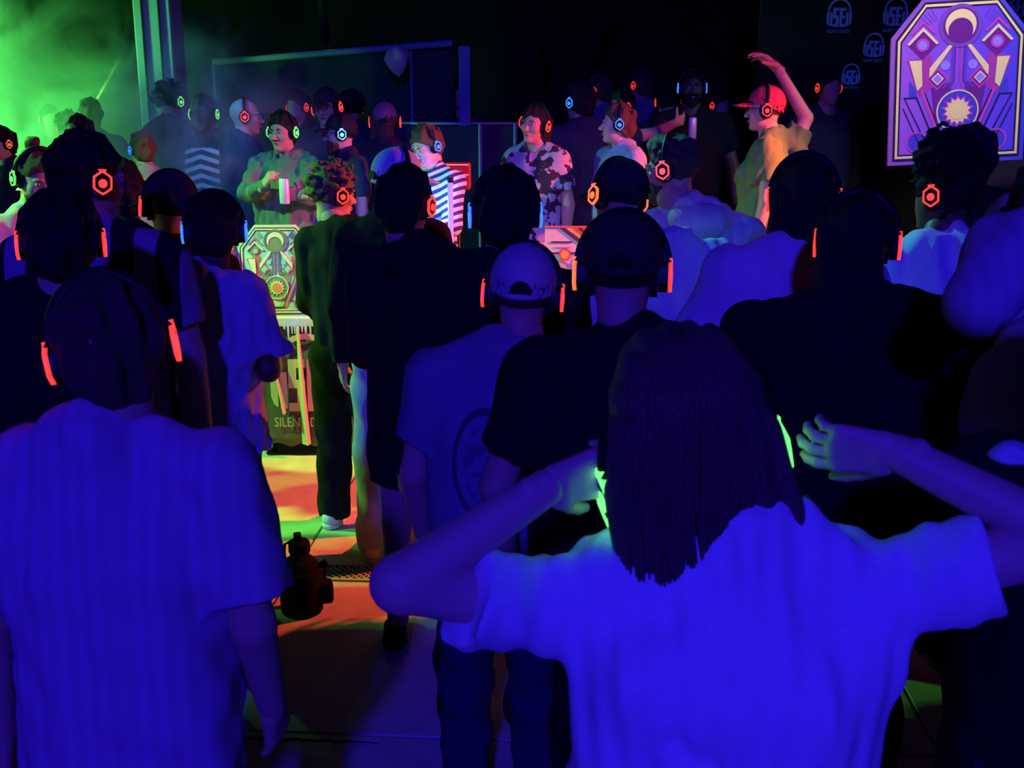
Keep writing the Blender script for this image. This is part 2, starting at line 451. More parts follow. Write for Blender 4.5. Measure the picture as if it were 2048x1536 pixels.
def hair_field(kind):
    F = Field(); lo, hi = (-.13, -.15, -.12), (.13, .14, .17)
    if kind == 'short':
        F.u(ell((0, -.014, .036), (.089, .109, .103))).u(ell((0, -.045, -.03), (.074, .068, .078)), .03).disp(waves(3, .0055, 60, 60, 34, 9)).disp(waves(4, .003, 120, 120, 60, 9)).cut(hair_keep(.02, -.105), .012)
    elif kind == 'crop':
        F.u(ell((0, -.012, .030), (.078, .097, .091))).cut(hair_keep(.012, -.07), .004)
    elif kind == 'thick':
        F.u(ell((0, -.02, .044), (.096, .112, .108))).u(ell((0, -.045, -.03), (.072, .066, .075)), .03).disp(waves(5, .006, 46, 46, 36)).disp(waves(6, .003, 110, 110, 60)).cut(hair_keep(.026, -.105), .012)
        lo, hi = (-.14, -.17, -.14), (.14, .16, .19)
    elif kind == 'quiff':
        F.u(ell((0, -.014, .036), (.084, .104, .098))).u(ell((0, .035, .095), (.062, .06, .038)), .03).disp(waves(8, .004, 60, 60, 60)).cut(hair_keep(.022), .008)
    elif kind == 'curly':
        F.u(ell((0, -.012, .056), (.105, .118, .100))).disp(waves(9, .016, 85, 85, 85, 10)).cut(hair_keep(.034, -.06), .01)
        lo, hi = (-.15, -.17, -.12), (.15, .17, .2)
    elif kind == 'afro':
        F.u(ell((0, -.012, .03), (.082, .102, .095))).cut(hair_keep(.02, -.06)).u(ell((-.03, -.025, .115), (.105, .10, .098)), .02).disp(waves(11, .014, 110, 110, 110, 12))
        lo, hi = (-.18, -.17, -.12), (.14, .15, .25)
    elif kind == 'bun':
        F.u(ell((0, -.014, .036), (.081, .101, .093))).cut(hair_keep()).u(ell((0, -.06, .135), (.032, .034, .03)), .012).disp(waves(12, .003, 70, 70, 70))
        hi = (.13, .14, .19)
    elif kind == 'long':
        F.u(ell((0, -.014, .034), (.088, .106, .098))).cut(hair_keep(.022, -.3), .008)
        F.u(loft([(-.34, .085, .022, 0, -.075), (-.22, .10, .04, 0, -.07), (-.10, .086, .06, 0, -.055), (-.03, .076, .06, 0, -.05), (.03, .078, .06, 0, -.045)], 2.2), .03)
        F.disp(waves(13, .006, 90, 60, 6))
        lo, hi = (-.16, -.17, -.38), (.16, .14, .17)
    elif kind == 'woman':
        F.u(ell((0, -.016, .040), (.100, .118, .112))).cut(hair_keep(.026, -.12), .01)
        F.u(loft([(-.20, .10, .04, -.02, -.06), (-.10, .120, .075, -.008, -.045), (0, .116, .085, 0, -.04), (.06, .104, .08, 0, -.03)], 2.2), .04)
        F.u(rcone((-.085, -.04, -.08), (-.095, -.035, -.275), .05, .022), .035)
        F.u(rcone((-.045, -.07, -.12), (-.070, -.055, -.30), .045, .016), .03)
        F.u(rcone((.088, -.04, -.05), (.166, -.125, -.270), .050, .032), .035)
        F.u(rcone((.06, -.04, -.1), (.10, -.035, -.26), .045, .02), .03)
        F.sub(ell((.032, -.10, -.285), (.034, .12, .075)), .01)
        F.disp(waves(21, .004, 110, 60, 5, 9)).disp(waves(22, .0035, 30, 20, 6))
        lo, hi = (-.19, -.17, -.34), (.19, .14, .18)
    F.lo, F.hi = lo, hi
    return F
def beard_field(full=.012):
    F = Field(); F.u(ell((0, .03, -.045), (.064 + full * .3, .066 + full, .084 + full * .6)))
    F.u(ell((0, .075, -.108), (.03, .022, .026)), .02)
    if full < .005: F = Field()
    if full > .005: F.sub(ell((0, .100, -.058), (.026, .022, .012)), .004).cut(half((0, -.35, 1), (0, .09, -.040))).cut(half((0, -1, 0), (0, .015, 0))).disp(waves(31, .002, 120, 120, 120))
    F.u(ell((0, .097, -.046), (.030, .009, .006)), .004)
    F.lo, F.hi = (-.1, -.02, -.16), (.1, .13, -.01)
    return F
def cap_fields(scale=1.0):
    D = Field(); D.u(ell((0, -.010, .036), (.092, .111, .104))).cut(half((0, .38, -1), (0, 0, .010))).sub(ell((0, -.012, .02), (.083, .1, .06)))
    D.disp(lambda P: .0015 * np.exp(-(P[:, 0] / .003) ** 2) * -1)
    D.lo, D.hi = (-.11, -.14, -.05), (.11, .12, .16)
    B = Field(); B.u(lambda P: ell((0, .105, .034), (.074, .088, .0065))(np.stack([P[:, 0], P[:, 1], P[:, 2] + 4.5 * P[:, 0] ** 2 + .12 * (P[:, 1] - .1)], -1)))
    B.cut(half((0, -1, 0), (0, .075, 0)))
    B.lo, B.hi = (-.09, .06, -.03), (.09, .21, .06)
    return D, B
_cache = {}
def cached(key, fn):
    if key not in _cache: _cache[key] = fn()
    return _cache[key]
def surf_of(F, h): return surf(F, F.lo, F.hi, h)
# --- headphones: one set of meshes, a set of objects per wearer
def hexo(r, n=36, k=.82, sx=1.0):
    out = []
    for i in range(n):
        a = 2 * math.pi * i / n; q = (a + math.pi / 6) % (math.pi / 3) - math.pi / 6
        hx = math.cos(math.pi / 6) / math.cos(q) * 1.05; rr = r * (k * hx + (1 - k))
        out.append((rr * math.cos(a) * sx, rr * math.sin(a)))
    return out
def headphone_meshes():
    d = {}
    pts = []
    for i in range(25):
        a = math.pi * (i / 24); pts.append((.1005 * math.cos(a), -.004, .012 + .128 * math.sin(a)))
    mb = MB(); mb.tube(pts, .0075, 8, flat=1.0); 
    pts2 = [(x * .97, y, z - .006) for x, y, z in pts[4:-4]]; mb.tube(pts2, .011, 8)
    d['headband'] = mb.data('headband', M['plastic_black'], True)
    for s, nm in ((1, 'R'), (-1, 'L')):
        X = Matrix(((0, 0, s, 0), (1, 0, 0, 0), (0, 1, 0, 0), (0, 0, 0, 1)))  # xz outline -> yz, y depth -> x
        def place(mb2, name, m_, smooth=False):
            V = [Vector((s * (v.y), v.x, v.z)) for v in mb2.V]
            o = MB(); o.V = V; o.F = mb2.F; return o.data(name + nm, m_, smooth)
        c = MB(); c.prism(hexo(.034, sx=.86), .072, .094); c.prism(hexo(.0335, sx=.86), .094, .1035); c.prism(hexo(.023, sx=.86), .1035, .106)
        c.box((0, .090, .045), (.018, .012, .05), bev=.003)
        d['cup' + nm] = place(c, 'ear_cup', M['plastic_black'])
        p = MB(); a = circ(0, 0, .039, 28, rz=.046); b = circ(0, 0, .020, 28, rz=.028); p.ring(a, b, .060, .076)
        d['pad' + nm] = place(p, 'ear_pad', M['pad_black'])
        g = MB(); g.ring(hexo(.0335, sx=.86), hexo(.0275, sx=.86), .0985, .1070)
        g.prism([(-.009, .0305), (.009, .0305), (.011, .038), (-.011, .038)], .0990, .1060)
        d['ring' + nm] = place(g, 'light_ring', None)
        l = MB(); l.prism(circ(0, -.002, .0125, 20), .104, .108)
        d['disc' + nm] = place(l, 'light_disc', None)
    return d
HPM = headphone_meshes()
def colored(key, me, m_):
    k = (key, m_.name)
    if k not in _cache:
        c = me.copy(); c.materials.clear(); c.materials.append(m_); _cache[k] = c
    return _cache[k]
def headphones(Mw, color, label, group='glowing silent disco headphones', scale=1.0, one=None):
    o = empty('headphones', (0, 0, 0)); o.matrix_world = Mw @ Matrix.Diagonal((scale, scale, scale, 1))
    tag(o, label, 'headphones', group)
    link('headband', HPM['headband'], o)
    for nm in 'RL':
        c = link('ear_cup', HPM['cup' + nm], o)
        link('ear_pad', HPM['pad' + nm], c)
        col = color if not isinstance(color, tuple) else color['RL'.index(nm)]
        link('light_ring', colored('ring' + nm, HPM['ring' + nm], GL[col]), c)
        link('light_disc', colored('disc' + nm, HPM['disc' + nm], GL[col]), c)
    return o
PEOPLE = {}
def person(key, px, yt, D, label, who, base=0.0, yaw=0, head=(0, 0, 0), wide=1.0, fem=False, arms=None, top=None, bottom=None, hair=('short', 'hair_black'),
           cap=None, skin='skin', hp=None, hps=1.0, face=False, beard=None, glasses=False, legs=True, shoes='shoe_black', hands=(.35, .35), palm=(None, None),
           group=None, lean=(0, 0), bodyx=None, hq=None, hcol=None, foot=None, thumb=.5, hoff=(0, 0), hsc=1.0):
    P0 = at(px, yt, D); zt = P0.z
    extra = {'thick': .035, 'curly': .05, 'afro': .10, 'woman': .035, 'bun': .04, 'long': .015, 'quiff': .02, None: 0}.get(hair[0] if hair else None, .012)
    if cap: extra = max(extra, .022)
    Hh = zt - base - extra
    s = Hh / 1.75
    hs = max(.97, min(1.05, s)) / s                       # a tall body keeps a normal head
    hq = hq or max(.0045, min(.013, D * .0026))
    loc = Vector((bodyx if bodyx is not None else P0.x, D, base))
    root = None
    L = []
    z = lambda v: Vector(v)
    # joints
    dx = (P0.x - loc.x) / s
    cyw, syw = math.cos(-R(yaw)), math.sin(-R(yaw))
    hx, hy = dx * cyw, dx * syw                            # head offset in body frame
    HC = Vector((hx + hoff[0], .025 + lean[1] + hoff[1], 1.75 - .118 * hs))         # head centre
    sh = {}
    SW = (.172 if fem else .19) * wide
    SH = {}
    armd = arms or ((None), (None))
    EL, WR = {}, {}
    for i, sd in ((0, -1), (1, 1)):
        a = armd[i]
        S0 = Vector((sd * SW + lean[0] * .8, lean[1] * .8, 1.405))
        if a is None: a = ((sd * .20, -.02, -1), (sd * .02, .22, -1))
        if a[0] == 'pt':                                   # explicit elbow and wrist in the world
            inv = (Matrix.Translation(loc) @ Matrix.Rotation(R(yaw), 4, 'Z') @ Matrix.Diagonal((s, s, s, 1))).inverted()
            E, W_ = inv @ Vector(a[1]), inv @ Vector(a[2])
            if len(a) > 3: S0 = inv @ Vector(a[3])
        else:
            E = S0 + N3(a[0]) * .29; W_ = E + N3(a[1]) * .255
            if E.z > 1.45: S0 = S0 + Vector((0, 0, .03))
        SH[sd], EL[sd], WR[sd] = S0, E, W_
    # ---- body: one continuous skin
    B = Field()
    B.u(loft([(.84, .155 * wide, .105), (.95, .15 * wide, .10), (1.08, .135 * wide, .095), (1.25, .152 * wide, .095, lean[0] * .5, lean[1] * .5), (1.38, .165 * wide, .088, lean[0] * .8, lean[1] * .8), (1.45, .11, .07, lean[0], lean[1])], 2.2))
    B.u(rcone((lean[0], -.01 + lean[1], 1.42), HC + Vector((0, -.025, -.10)), .062 if not fem else .052, .058 if not fem else .05), .03)
    for sd in (-1, 1):
        B.u(rcone((lean[0] + sd * .03, -.012 + lean[1], 1.495), SH[sd] + Vector((-sd * .04, -.0, .008)),   .036, .036), .04)
        B.u(rcone(SH[sd], EL[sd], .049 if not fem else .046, .042), .04); B.u(rcone(EL[sd], WR[sd], .043, .029), .012)
        if legs:
            B.u(rcone((sd * .088, 0, .88), (sd * .10, .015, .49), .088, .058), .03); B.u(rcone((sd * .10, .015, .49), (sd * .105, -.01, .07), .056, .038), .015)
            B.u(rcone((sd * .105, -.02, .05), (sd * .11, .12, .03), .035, .03), .02)
    ptsb = [Vector((-.3 * wide, -.2, 0 if legs else .8)), Vector((.3 * wide, .25, 1.6))] + list(EL.values()) + list(WR.values()) + list(SH.values()) + [HC]
    lo = [min(p[i] for p in ptsb) - .07 for i in range(3)]; hi = [max(p[i] for p in ptsb) + .07 for i in range(3)]
    parts = [surf(B, lo, hi, max(.009, hq * 1.25))]
    HM = Matrix.Translation(HC) @ Matrix.Rotation(R(head[0]), 4, 'Z') @ Matrix.Rotation(R(head[1]), 4, 'X') @ Matrix.Rotation(R(head[2]), 4, 'Y') @ Matrix.Diagonal((hs, hs, hs, 1))
    fq = .0042 if face else max(.007, hq)
    hd = cached(('head', face, fem, fq), lambda: surf_of(head_field(face, fem), fq))
    parts.append(xf(hd, HM))
    for i, sd in ((0, -1), (1, 1)):
        c = hands[i]
        if c is None: continue
        d = (WR[sd] - EL[sd]).normalized(); n = palm[i] or (-sd * .9, .35, 0)
        hf = hand_field(WR[sd], d if len(palm) < 4 or palm[i + 2] is None else palm[i + 2], n, sd > 0, c, hs * hsc, thumb=thumb)
        parts.append(surf_of(hf, max(.0042, hq * .75)))
    V, Fq = join(*parts)
    root = link('person', mesh('person', V, Fq, M[skin]), None)
    root.matrix_world = Matrix.Translation(loc) @ Matrix.Rotation(R(yaw), 4, 'Z') @ Matrix.Diagonal((s, s, s, 1))
    tag(root, label, 'person', group)
    def child(name, part, m_, Mx=None, label=None, parent=root):
        o = link(name, part if isinstance(part, bpy.types.Mesh) else mesh(name, part[0], part[1], m_), parent)
        if Mx is not None: o.matrix_local = Mx
        if label: o['label'] = label
        return o
    # ---- clothes
    t = dict(m='black_cloth', sleeve='short', hem=.86, loose=1.0, amp=.0035, hood=False, open=False)
    t['seed'] = sum(map(ord, key)) * 7 % 997
    t.update(top or {})
    if t['m']:
        T = Field(); lw = t['loose'] * wide; lx, ly = lean
        T.u(loft([(t['hem'], .178 * lw, .128 * lw), (1.0, .175 * lw, .125 * lw, lx * .15, ly * .15), (1.15, .178 * lw, .122 * lw, lx * .35, ly * .35), (1.27, .19 * lw, .124 * lw, lx * .55, ly * .55), (1.37, .195 * wide, .118, lx * .8, ly * .8),
                  (1.43, .155 * wide, .094, lx * .9, ly * .9), (1.475, .096, .078, lx, -.008 + ly), (1.51, .074, .070, lx, -.008 + ly)], 2.3))
        for sd in (-1, 1):
            S0, E, W_ = SH[sd], EL[sd], WR[sd]; T.u(rcone((lx + sd * .03, -.022 + ly, 1.495), S0 + Vector((-sd * .02, -.01, .022)), .054, .056), .04); sr = (.070 if not fem else .066) * (.5 + .5 * t['loose'])
            if t['sleeve'] == 'short':
                q = S0.lerp(E, t.get('sl', .66)); dd = (E - S0).normalized()
                sl = Field().u(rcone(S0 - dd * .0, S0.lerp(E, .95), sr, t.get('sr', sr * .98))).cut(half(dd, q))
                T.u(sl, .045)
            elif t['sleeve'] == 'long':
                T.u(rcone(S0, E, sr, .06), .045); T.u(rcone(E, W_.lerp(E, .05), .058, .043), .03)
            else:
                T.u(rcone(S0 - Vector((sd * .03, 0, 0)), S0, .06, .055), .04)
        nb = .080 if not fem else .072; T.u(rcone((lx, -.016 + ly, 1.34), (lx + .30 * (HC.x - lx), -.014 + ly, 1.478), nb + .012, nb), .03)
        T.sub(rcone((lx, .030 + ly, 1.515), (lx, .05 + ly, 1.60), .062 if not fem else .070, .075), .006)
        T.disp(waves(t['seed'], t['amp'], 30, 22, 9)).disp(waves(t['seed'] + 1, t['amp'] * .6, 55, 40, 22))
        for c in t.get('creases', ()): T.disp(crease(*c))
        part = surf(T, [min(lo[0], -.34), min(lo[1], -.28), t['hem'] - .02], [max(hi[0], .34), max(hi[1], .3), max(1.56, hi[2])], hq)
        ob = child(t.get('name', 'shirt'), part, M[t['m']])
        if t['hood']:
            Hd = Field().u(ell((lx, -.075 + ly, 1.45), (.115, .075, .075))).u(ell((lx - .075, -.01 + ly, 1.475), (.04, .08, .04)), .04).u(ell((lx + .075, -.01 + ly, 1.475), (.04, .08, .04)), .04)
            Hd.sub(ell((lx, .02 + ly, 1.52), (.075, .075, .09)), .02).disp(waves(t['seed'] + 4, .004, 26, 26, 20))
            child('hood', surf(Hd, (lx - .2, -.22 + ly, 1.3), (lx + .2, .15 + ly, 1.6), hq), M[t['m']])
    b = dict(m='black_denim', kind='long', w=1.0)
    b.update(bottom or {})
    if legs and b['m']:
        T = Field()
        T.u(ell((0, 0, .90), (.168 * wide, .122, .13)))
        for sd in (-1, 1):
            if b['kind'] == 'long':
                T.u(rcone((sd * .09, 0, .86), (sd * .105, .01, .49), .096 * b['w'], .077 * b['w']), .03); T.u(rcone((sd * .105, .01, .49), (sd * .112, -.01, .07), .077 * b['w'], .072 * b['w']), .02)
            else:
                T.u(rcone((sd * .09, 0, .86), (sd * .115, .01, .44), .102, .10), .03)
        T.cut(half((0, 0, 1), (0, 0, 1.0))).cut(half((0, 0, -1), (0, 0, .045 if b['kind'] == 'long' else b.get('cut', .50))))
        T.disp(waves(t['seed'] + 9, .005, 26, 26, 26))
        child('trousers' if b['kind'] == 'long' else 'shorts', surf(T, (-.3 * wide, -.2, .02), (.3 * wide, .2, 1.04), hq * 1.2), M[b['m']])
        for sd in (-1, 1):
            fx = Field().u(rcone((sd * .112, -.055, .045), (sd * .118, .06, .045), .042, .046)).u(rcone((sd * .118, .06, .04), (sd * .124, .165, .032), .045, .034), .02).u(rcone((sd * .112, -.04, .06), (sd * .112, -.02, .10), .043, .044), .02).cut(half((0, 0, -1), (0, 0, .018))).cut(half((0, -.2, 1), (0, 0, .115)))
            so = child('shoe', surf(fx, (sd * .118 - .07, -.12, 0), (sd * .118 + .07, .22, .14), max(.008, hq * .9)), M[shoes])
            sx = Field().u(rcone((sd * .112, -.055, .02), (sd * .118, .06, .02), .046, .05)).u(rcone((sd * .118, .06, .02), (sd * .124, .165, .02), .049, .037), .02).cut(half((0, 0, -1), (0, 0, .001))).cut(half((0, 0, 1), (0, 0, .026)))
            child('sole', surf(sx, (sd * .118 - .07, -.13, -.01), (sd * .118 + .07, .23, .04), max(.008, hq * .9)), M['sole_grey' if shoes == 'shoe_black' else 'shoe_white'], parent=so)
            if shoes == 'shoe_white':
                lc = MB()
                for q in range(4): lc.tube([(sd * .118 - .028, .03 + q * .022, .085 - q * .008), (sd * .118, .036 + q * .022, .096 - q * .008), (sd * .118 + .028, .03 + q * .022, .085 - q * .008)], .004, 6)
                lc.build('laces', M['lace'], so, True)
    # ---- head dress
    hk = max(.006, hq)
    if hair and hair[0]:
        part = cached(('hair', hair[0], round(hk, 4)), lambda: surf_of(hair_field(hair[0]), hk))
        mk = ('hairmesh', hair, round(hk, 4)); me = cached(mk, lambda: mesh('hair', part[0], part[1], M[hair[1]]))
        child('hair', me, None, HM)
    if beard:
        part = cached(('beard', beard[0]), lambda: surf_of(beard_field(beard[0]), .006))
        child('beard' if beard[0] > .005 else 'moustache', part, M[beard[1]], HM)
    if face:
        for sx in (-1, 1):
            e = MB(); e.lathe([(.0001, -.0100), (.006, -.0084), (.0088, -.005), (.0100, 0), (.0088, .005), (.006, .0084), (.0001, .0100)], (sx * .031, .0835, .005), 12)
            eo = e.build('eye', M['eye_white'], root, True); eo.matrix_local = HM
            ir = MB(); ir.lathe([(.0055, 0), (.0045, .0015), (.0001, .002)], (sx * .0315, .0928, .005), 10, Matrix.Rotation(R(-90), 4, 'X'))
            ir.build('iris', M['iris'], eo, True)
            eb = MB(); eb.tube([(sx * .014, .099, .022), (sx * .030, .096, .028), (sx * .046, .084, .024)], [.0035, .0042, .002], 6)
            ebo = eb.build('eyebrow', M[hair[1]] if hair else M['hair_brown'], root, True); ebo.matrix_local = HM
        lp = MB(); lp.tube([(-.021, .090, -.0635), (-.008, .0985, -.060), (0, .0990, -.0612), (.008, .0985, -.060), (.021, .090, -.0635)], [.001, .0034, .003, .0034, .001], 6)
        lp.tube([(-.019, .090, -.0645), (0, .0985, -.0695), (.019, .090, -.0645)], [.001, .0045, .001], 6)
        lpo = lp.build('lips', M['lips'], root, True); lpo.matrix_local = HM
    if glasses:
        g = MB()
        for sx in (-1, 1):
            g.ring([(x + sx * .034, z_) for x, z_ in circ(0, .006, .025, 20, rz=.02)], [(x + sx * .034, z_) for x, z_ in circ(0, .006, .021, 20, rz=.016)], .112, .116)
            g.tube([(sx * .058, .113, .012), (sx * .078, .05, .012), (sx * .079, -.02, .006)], .0022, 6)
        g.tube([(-.01, .114, .010), (0, .116, .013), (.01, .114, .010)], .0022, 6)
        go = g.build('glasses', M['plastic_black'], root); go.matrix_local = HM
    if cap:
        cm, crot = cap[0], cap[1]; tilt = cap[2] if len(cap) > 2 else 0
        dome, brim = cached(('cap', round(hk, 4)), lambda: [surf_of(f, min(hk, .0075)) for f in cap_fields()])
        CM = HM @ Matrix.Rotation(R(crot), 4, 'Z') @ Matrix.Rotation(R(tilt), 4, 'X') @ Matrix.Translation((0, 0, .006))
        co = child('cap', cached(('capm', cm, round(hk, 4)), lambda: mesh('cap', dome[0], dome[1], M[cm])), None, CM)
        link('brim', cached(('brimm', cm, round(hk, 4)), lambda: mesh('brim', brim[0], brim[1], M[cm])), co)
        bt = MB(); bt.lathe([(.009, 0), (.008, .004), (.003, .006)], (0, -.010, .139), 10); bt.build('button', M[cm], co, True)
        st = MB(); st.tube([(-.055, -.092, -.008), (-.03, -.104, -.013), (0, -.109, -.015), (.03, -.104, -.013), (.055, -.092, -.008)], .0085, 6, flat=.35); st.build('strap', M[cm], co, True)
        op = MB(); op.prism(circ(0, -.004, .030, 14, 0, 180, .032), -.1232, -.09); op.build('strap_opening', M['hair_black'], co)
    PEOPLE[key] = dict(root=root, HM=HM, s=s, loc=loc, W=WR, E=EL, HC=HC, yaw=yaw)
    if hp:
        headphones(root.matrix_world @ HM, hp, f"headphones glowing {hcol or (hp if isinstance(hp, str) else hp[0]).split('_')[0]} on {who}", scale=hps * (1.06 if cap or (hair and hair[0] in ('thick', 'woman', 'curly')) else 1.0))
    return root
# ================================================================== the setting
M['floor'] = mat('floor_concrete', (.50, .47, .44), .8, .25, 9, .25, 220)
M['grout'] = mat('grout', (.62, .60, .5), .9)
M['crack'] = mat('crack', (.05, .05, .05), .9)
M['dark_wall'] = mat('dark_wall', (.010, .010, .016), .9, .3, 3)
M['deck'] = mat('deck', (.04, .04, .045), .8, .2, 20)
M['pillar'] = mat('pillar_paint', (.42, .42, .48), .7, .15, 8)
M['black_banner'] = mat('black_banner', (.008, .008, .012), .9)
M['banner_print'] = mat('banner_print', (.32, .42, .85), .8)
M['pipe_blue'] = mat('pipe_blue', (.22, .20, .38), .5)
M['night_sheet'] = mat('night_sheet', (.014, .008, .05), .7, .3, 4)
M['grate_metal'] = mat('grate_metal', (.36, .36, .33), .5, .2, 30)
M['channel'] = mat('channel', (.02, .02, .02), .9)
ROT = R(-4)
fl = MB().box((0, 4, -.06), (26, 24, .06)).build('floor', M['grout']); tag(fl, kind='structure')
def slab(x0, x1, y0, y1):
    g = .006
    V = []; c = Vector((-1.0, 4.68, 0)); Rm = Matrix.Rotation(ROT, 4, 'Z')
    mb = MB().box(((x0 + x1) / 2, (y0 + y1) / 2, -.0165), (x1 - x0 - 2 * g, y1 - y0 - 2 * g, .033), bev=.004)
    mb.V = [Rm @ v + c for v in mb.V]
    mb.build('slab', M['floor'], fl)
xs = [-7.5, -5.0, -2.5, -.0, 2.5, 5.0, 7.5]
for a, b_ in zip(xs, xs[1:]):
    for y0, y1 in ((-6.5, -3.7), (-3.7, -1.32), (-1.32, -.09), (.09, 2.2), (2.2, 4.6), (4.6, 7.4)):
        slab(a, b_, y0, y1)
ck = MB(); rr = random.Random(3); p = on_floor(448, 1474, .0012)
pts = [p + Vector((i * .035, -.008 * i * .3 + rr.uniform(-.006, .006), 0)) for i in range(16)]
ck.tube(pts, [.001 + .005 * math.sin(math.pi * (i + .4) / 16) for i in range(16)], 5, flat=1); ck.build('crack', M['crack'], fl)
# drain grate across the floor
gr = empty('drain_grate', (-1.0, 4.68, 0), (0, 0, ROT)); tag(gr, 'pale metal drain grate with diamond holes set across the floor behind the bottle bag', 'drain')
MB().box((.25, 0, -.012), (5.0, .17, .012)).build('channel', M['channel'], gr)
fr = MB()
for yy in (-.078, .078): fr.box((.25, yy, .001), (5.0, .018, .008))
fr.build('frame', M['grate_metal'], gr)
lt = MB()
for i in range(-66, 80):
    x = i * .034 + .0
    for sg in (-1, 1): lt.box((x + .02, 0, -.001 + .0006 * sg), (.007, .18, .005), Matrix.Rotation(R(44 * sg), 3, 'Z'))
lt.V = [Vector((v.x, max(-.07, min(.07, v.y)), v.z)) for v in lt.V]
tag(lt.build('lattice', M['grate_metal'], gr), kind='stuff')
tag(MB().box((0, 9.95, .165), (14, 6.2, .33), bev=.01).build('stage_floor', M['deck']), kind='structure')
tag(MB().box((0, 14.2, 3.2), (26, .2, 6.6)).build('wall_back', M['dark_wall']), kind='structure')
# pillar at the haze
pc = at(329, 200, 9.4)
pl = MB().box((pc.x, 9.4, 2.6), (.30, .34, 5.2), bev=.012).build('pillar', M['pillar']); tag(pl, kind='structure')
for sx in (-.075, .06): MB().box((pc.x + sx, 9.222, 2.6), (.012, .02, 5.2)).build('trim', M['dark_wall'], pl)
# pipe frame with a dark sheet behind it
A_, B_ = at(428, 124, 11.2), at(905, 86, 9.9)
pf = empty('pipe_frame', (A_.x, A_.y, .33)); tag(pf, 'thin metal pipe frame holding a dark navy sheet behind the performers', 'frame')
iv = Matrix.Translation(-Vector((A_.x, A_.y, .33)))
def inpf(v): return iv @ Vector(v)
MB().tube([inpf(A_), inpf(B_)], .030, 8).build('top_rail', M['pipe_blue'], pf, True)
for P_, r_ in ((A_, .022), (at(822, 92, 10.15), .014)):
    MB().tube([inpf(P_), inpf((P_.x, P_.y, .33))], r_, 8).build('post', M['pipe_blue'], pf, True)
q = B_ + (B_ - A_).normalized() * .06
MB().box(inpf((q.x + .05, q.y, (q.z + 1.2) / 2 - .03)), (.10, .06, q.z - 1.2), bev=.006).build('end_post', M['pipe_blue'], pf)
n = Vector((0, .06, 0)); a, b_ = inpf(A_) + n, inpf(B_) + n
sh = MB(); sh.add([(a.x, a.y, a.z), (b_.x, b_.y, b_.z), (b_.x, b_.y, 0), (a.x, a.y, 0), (a.x, a.y + .01, a.z), (b_.x, b_.y + .01, b_.z), (b_.x, b_.y + .01, 0), (a.x, a.y + .01, 0)],
       [[0, 1, 2, 3], [7, 6, 5, 4], [0, 4, 5, 1], [1, 5, 6, 2], [2, 6, 7, 3], [3, 7, 4, 0]]); sh.build('sheet', M['night_sheet'], pf)
# pale cloth hanging from the pipe frame
M['hang_cloth'] = fabric('hang_cloth', (.75, .62, .42))
hc = at(796, 92, 9.9)
ln = MB(); prof = [(.0, 0), (.05, 0), (.11, -.06), (.13, -.14), (.09, -.23), (.03, -.30), (.0, -.32)]
V = []; F = []; seg = 20
for r_, z_ in prof:
    for k in range(seg):
        a = 2 * math.pi * k / seg; rr_ = r_ * (1 + .22 * math.sin(3 * a + z_ * 9)); V.append((rr_ * math.cos(a), rr_ * math.sin(a) * .6, z_))
for i in range(len(prof) - 1):
    for k in range(seg): F.append([i * seg + k, i * seg + (k + 1) % seg, (i + 1) * seg + (k + 1) % seg, (i + 1) * seg + k])
ln.add(V, F); lo_ = ln.build('hanging_cloth', M['hang_cloth'], None, True, hc); lo_.scale = (.8, .8, .8); tag(lo_, 'pale bunched cloth hanging from the pipe frame at the back', 'cloth')
# low railing with a dark board at the back of the stage
rl = at(905, 247, 9.0); rb = empty('railing', (rl.x, 9.0, .33)); tag(rb, 'dark stage railing board with a thin blue edge in front of the navy sheet', 'railing')
hz = rl.z - .33
MB().box((0, 0, hz / 2), (1.0, .03, hz - .04)).build('board', M['night_sheet'], rb)
MB().tube([(-.52, 0, hz), (.52, 0, hz)], .012, 8).build('rail', M['pipe_blue'], rb, True)
for x in (-.5, .22, .5): MB().tube([(x, -.025, 0), (x, -.025, hz)], .014, 8).build('post', M['pipe_blue'], rb, True)
# faint roof beams
for i, (p0, p1) in enumerate((((1070, -40, 12), (1092, 90, 12)), ((1235, -30, 12.5), (1180, 90, 12.5)), ((1385, -30, 12.5), (1460, 60, 12.5)), ((640, -40, 12), (652, 88, 12)))):
    mb = MB().tube([at(*p0), at(*p1)], .05, 6); tag(mb.build('trim_%d' % (i + 1), M['dark_wall']), kind='structure')
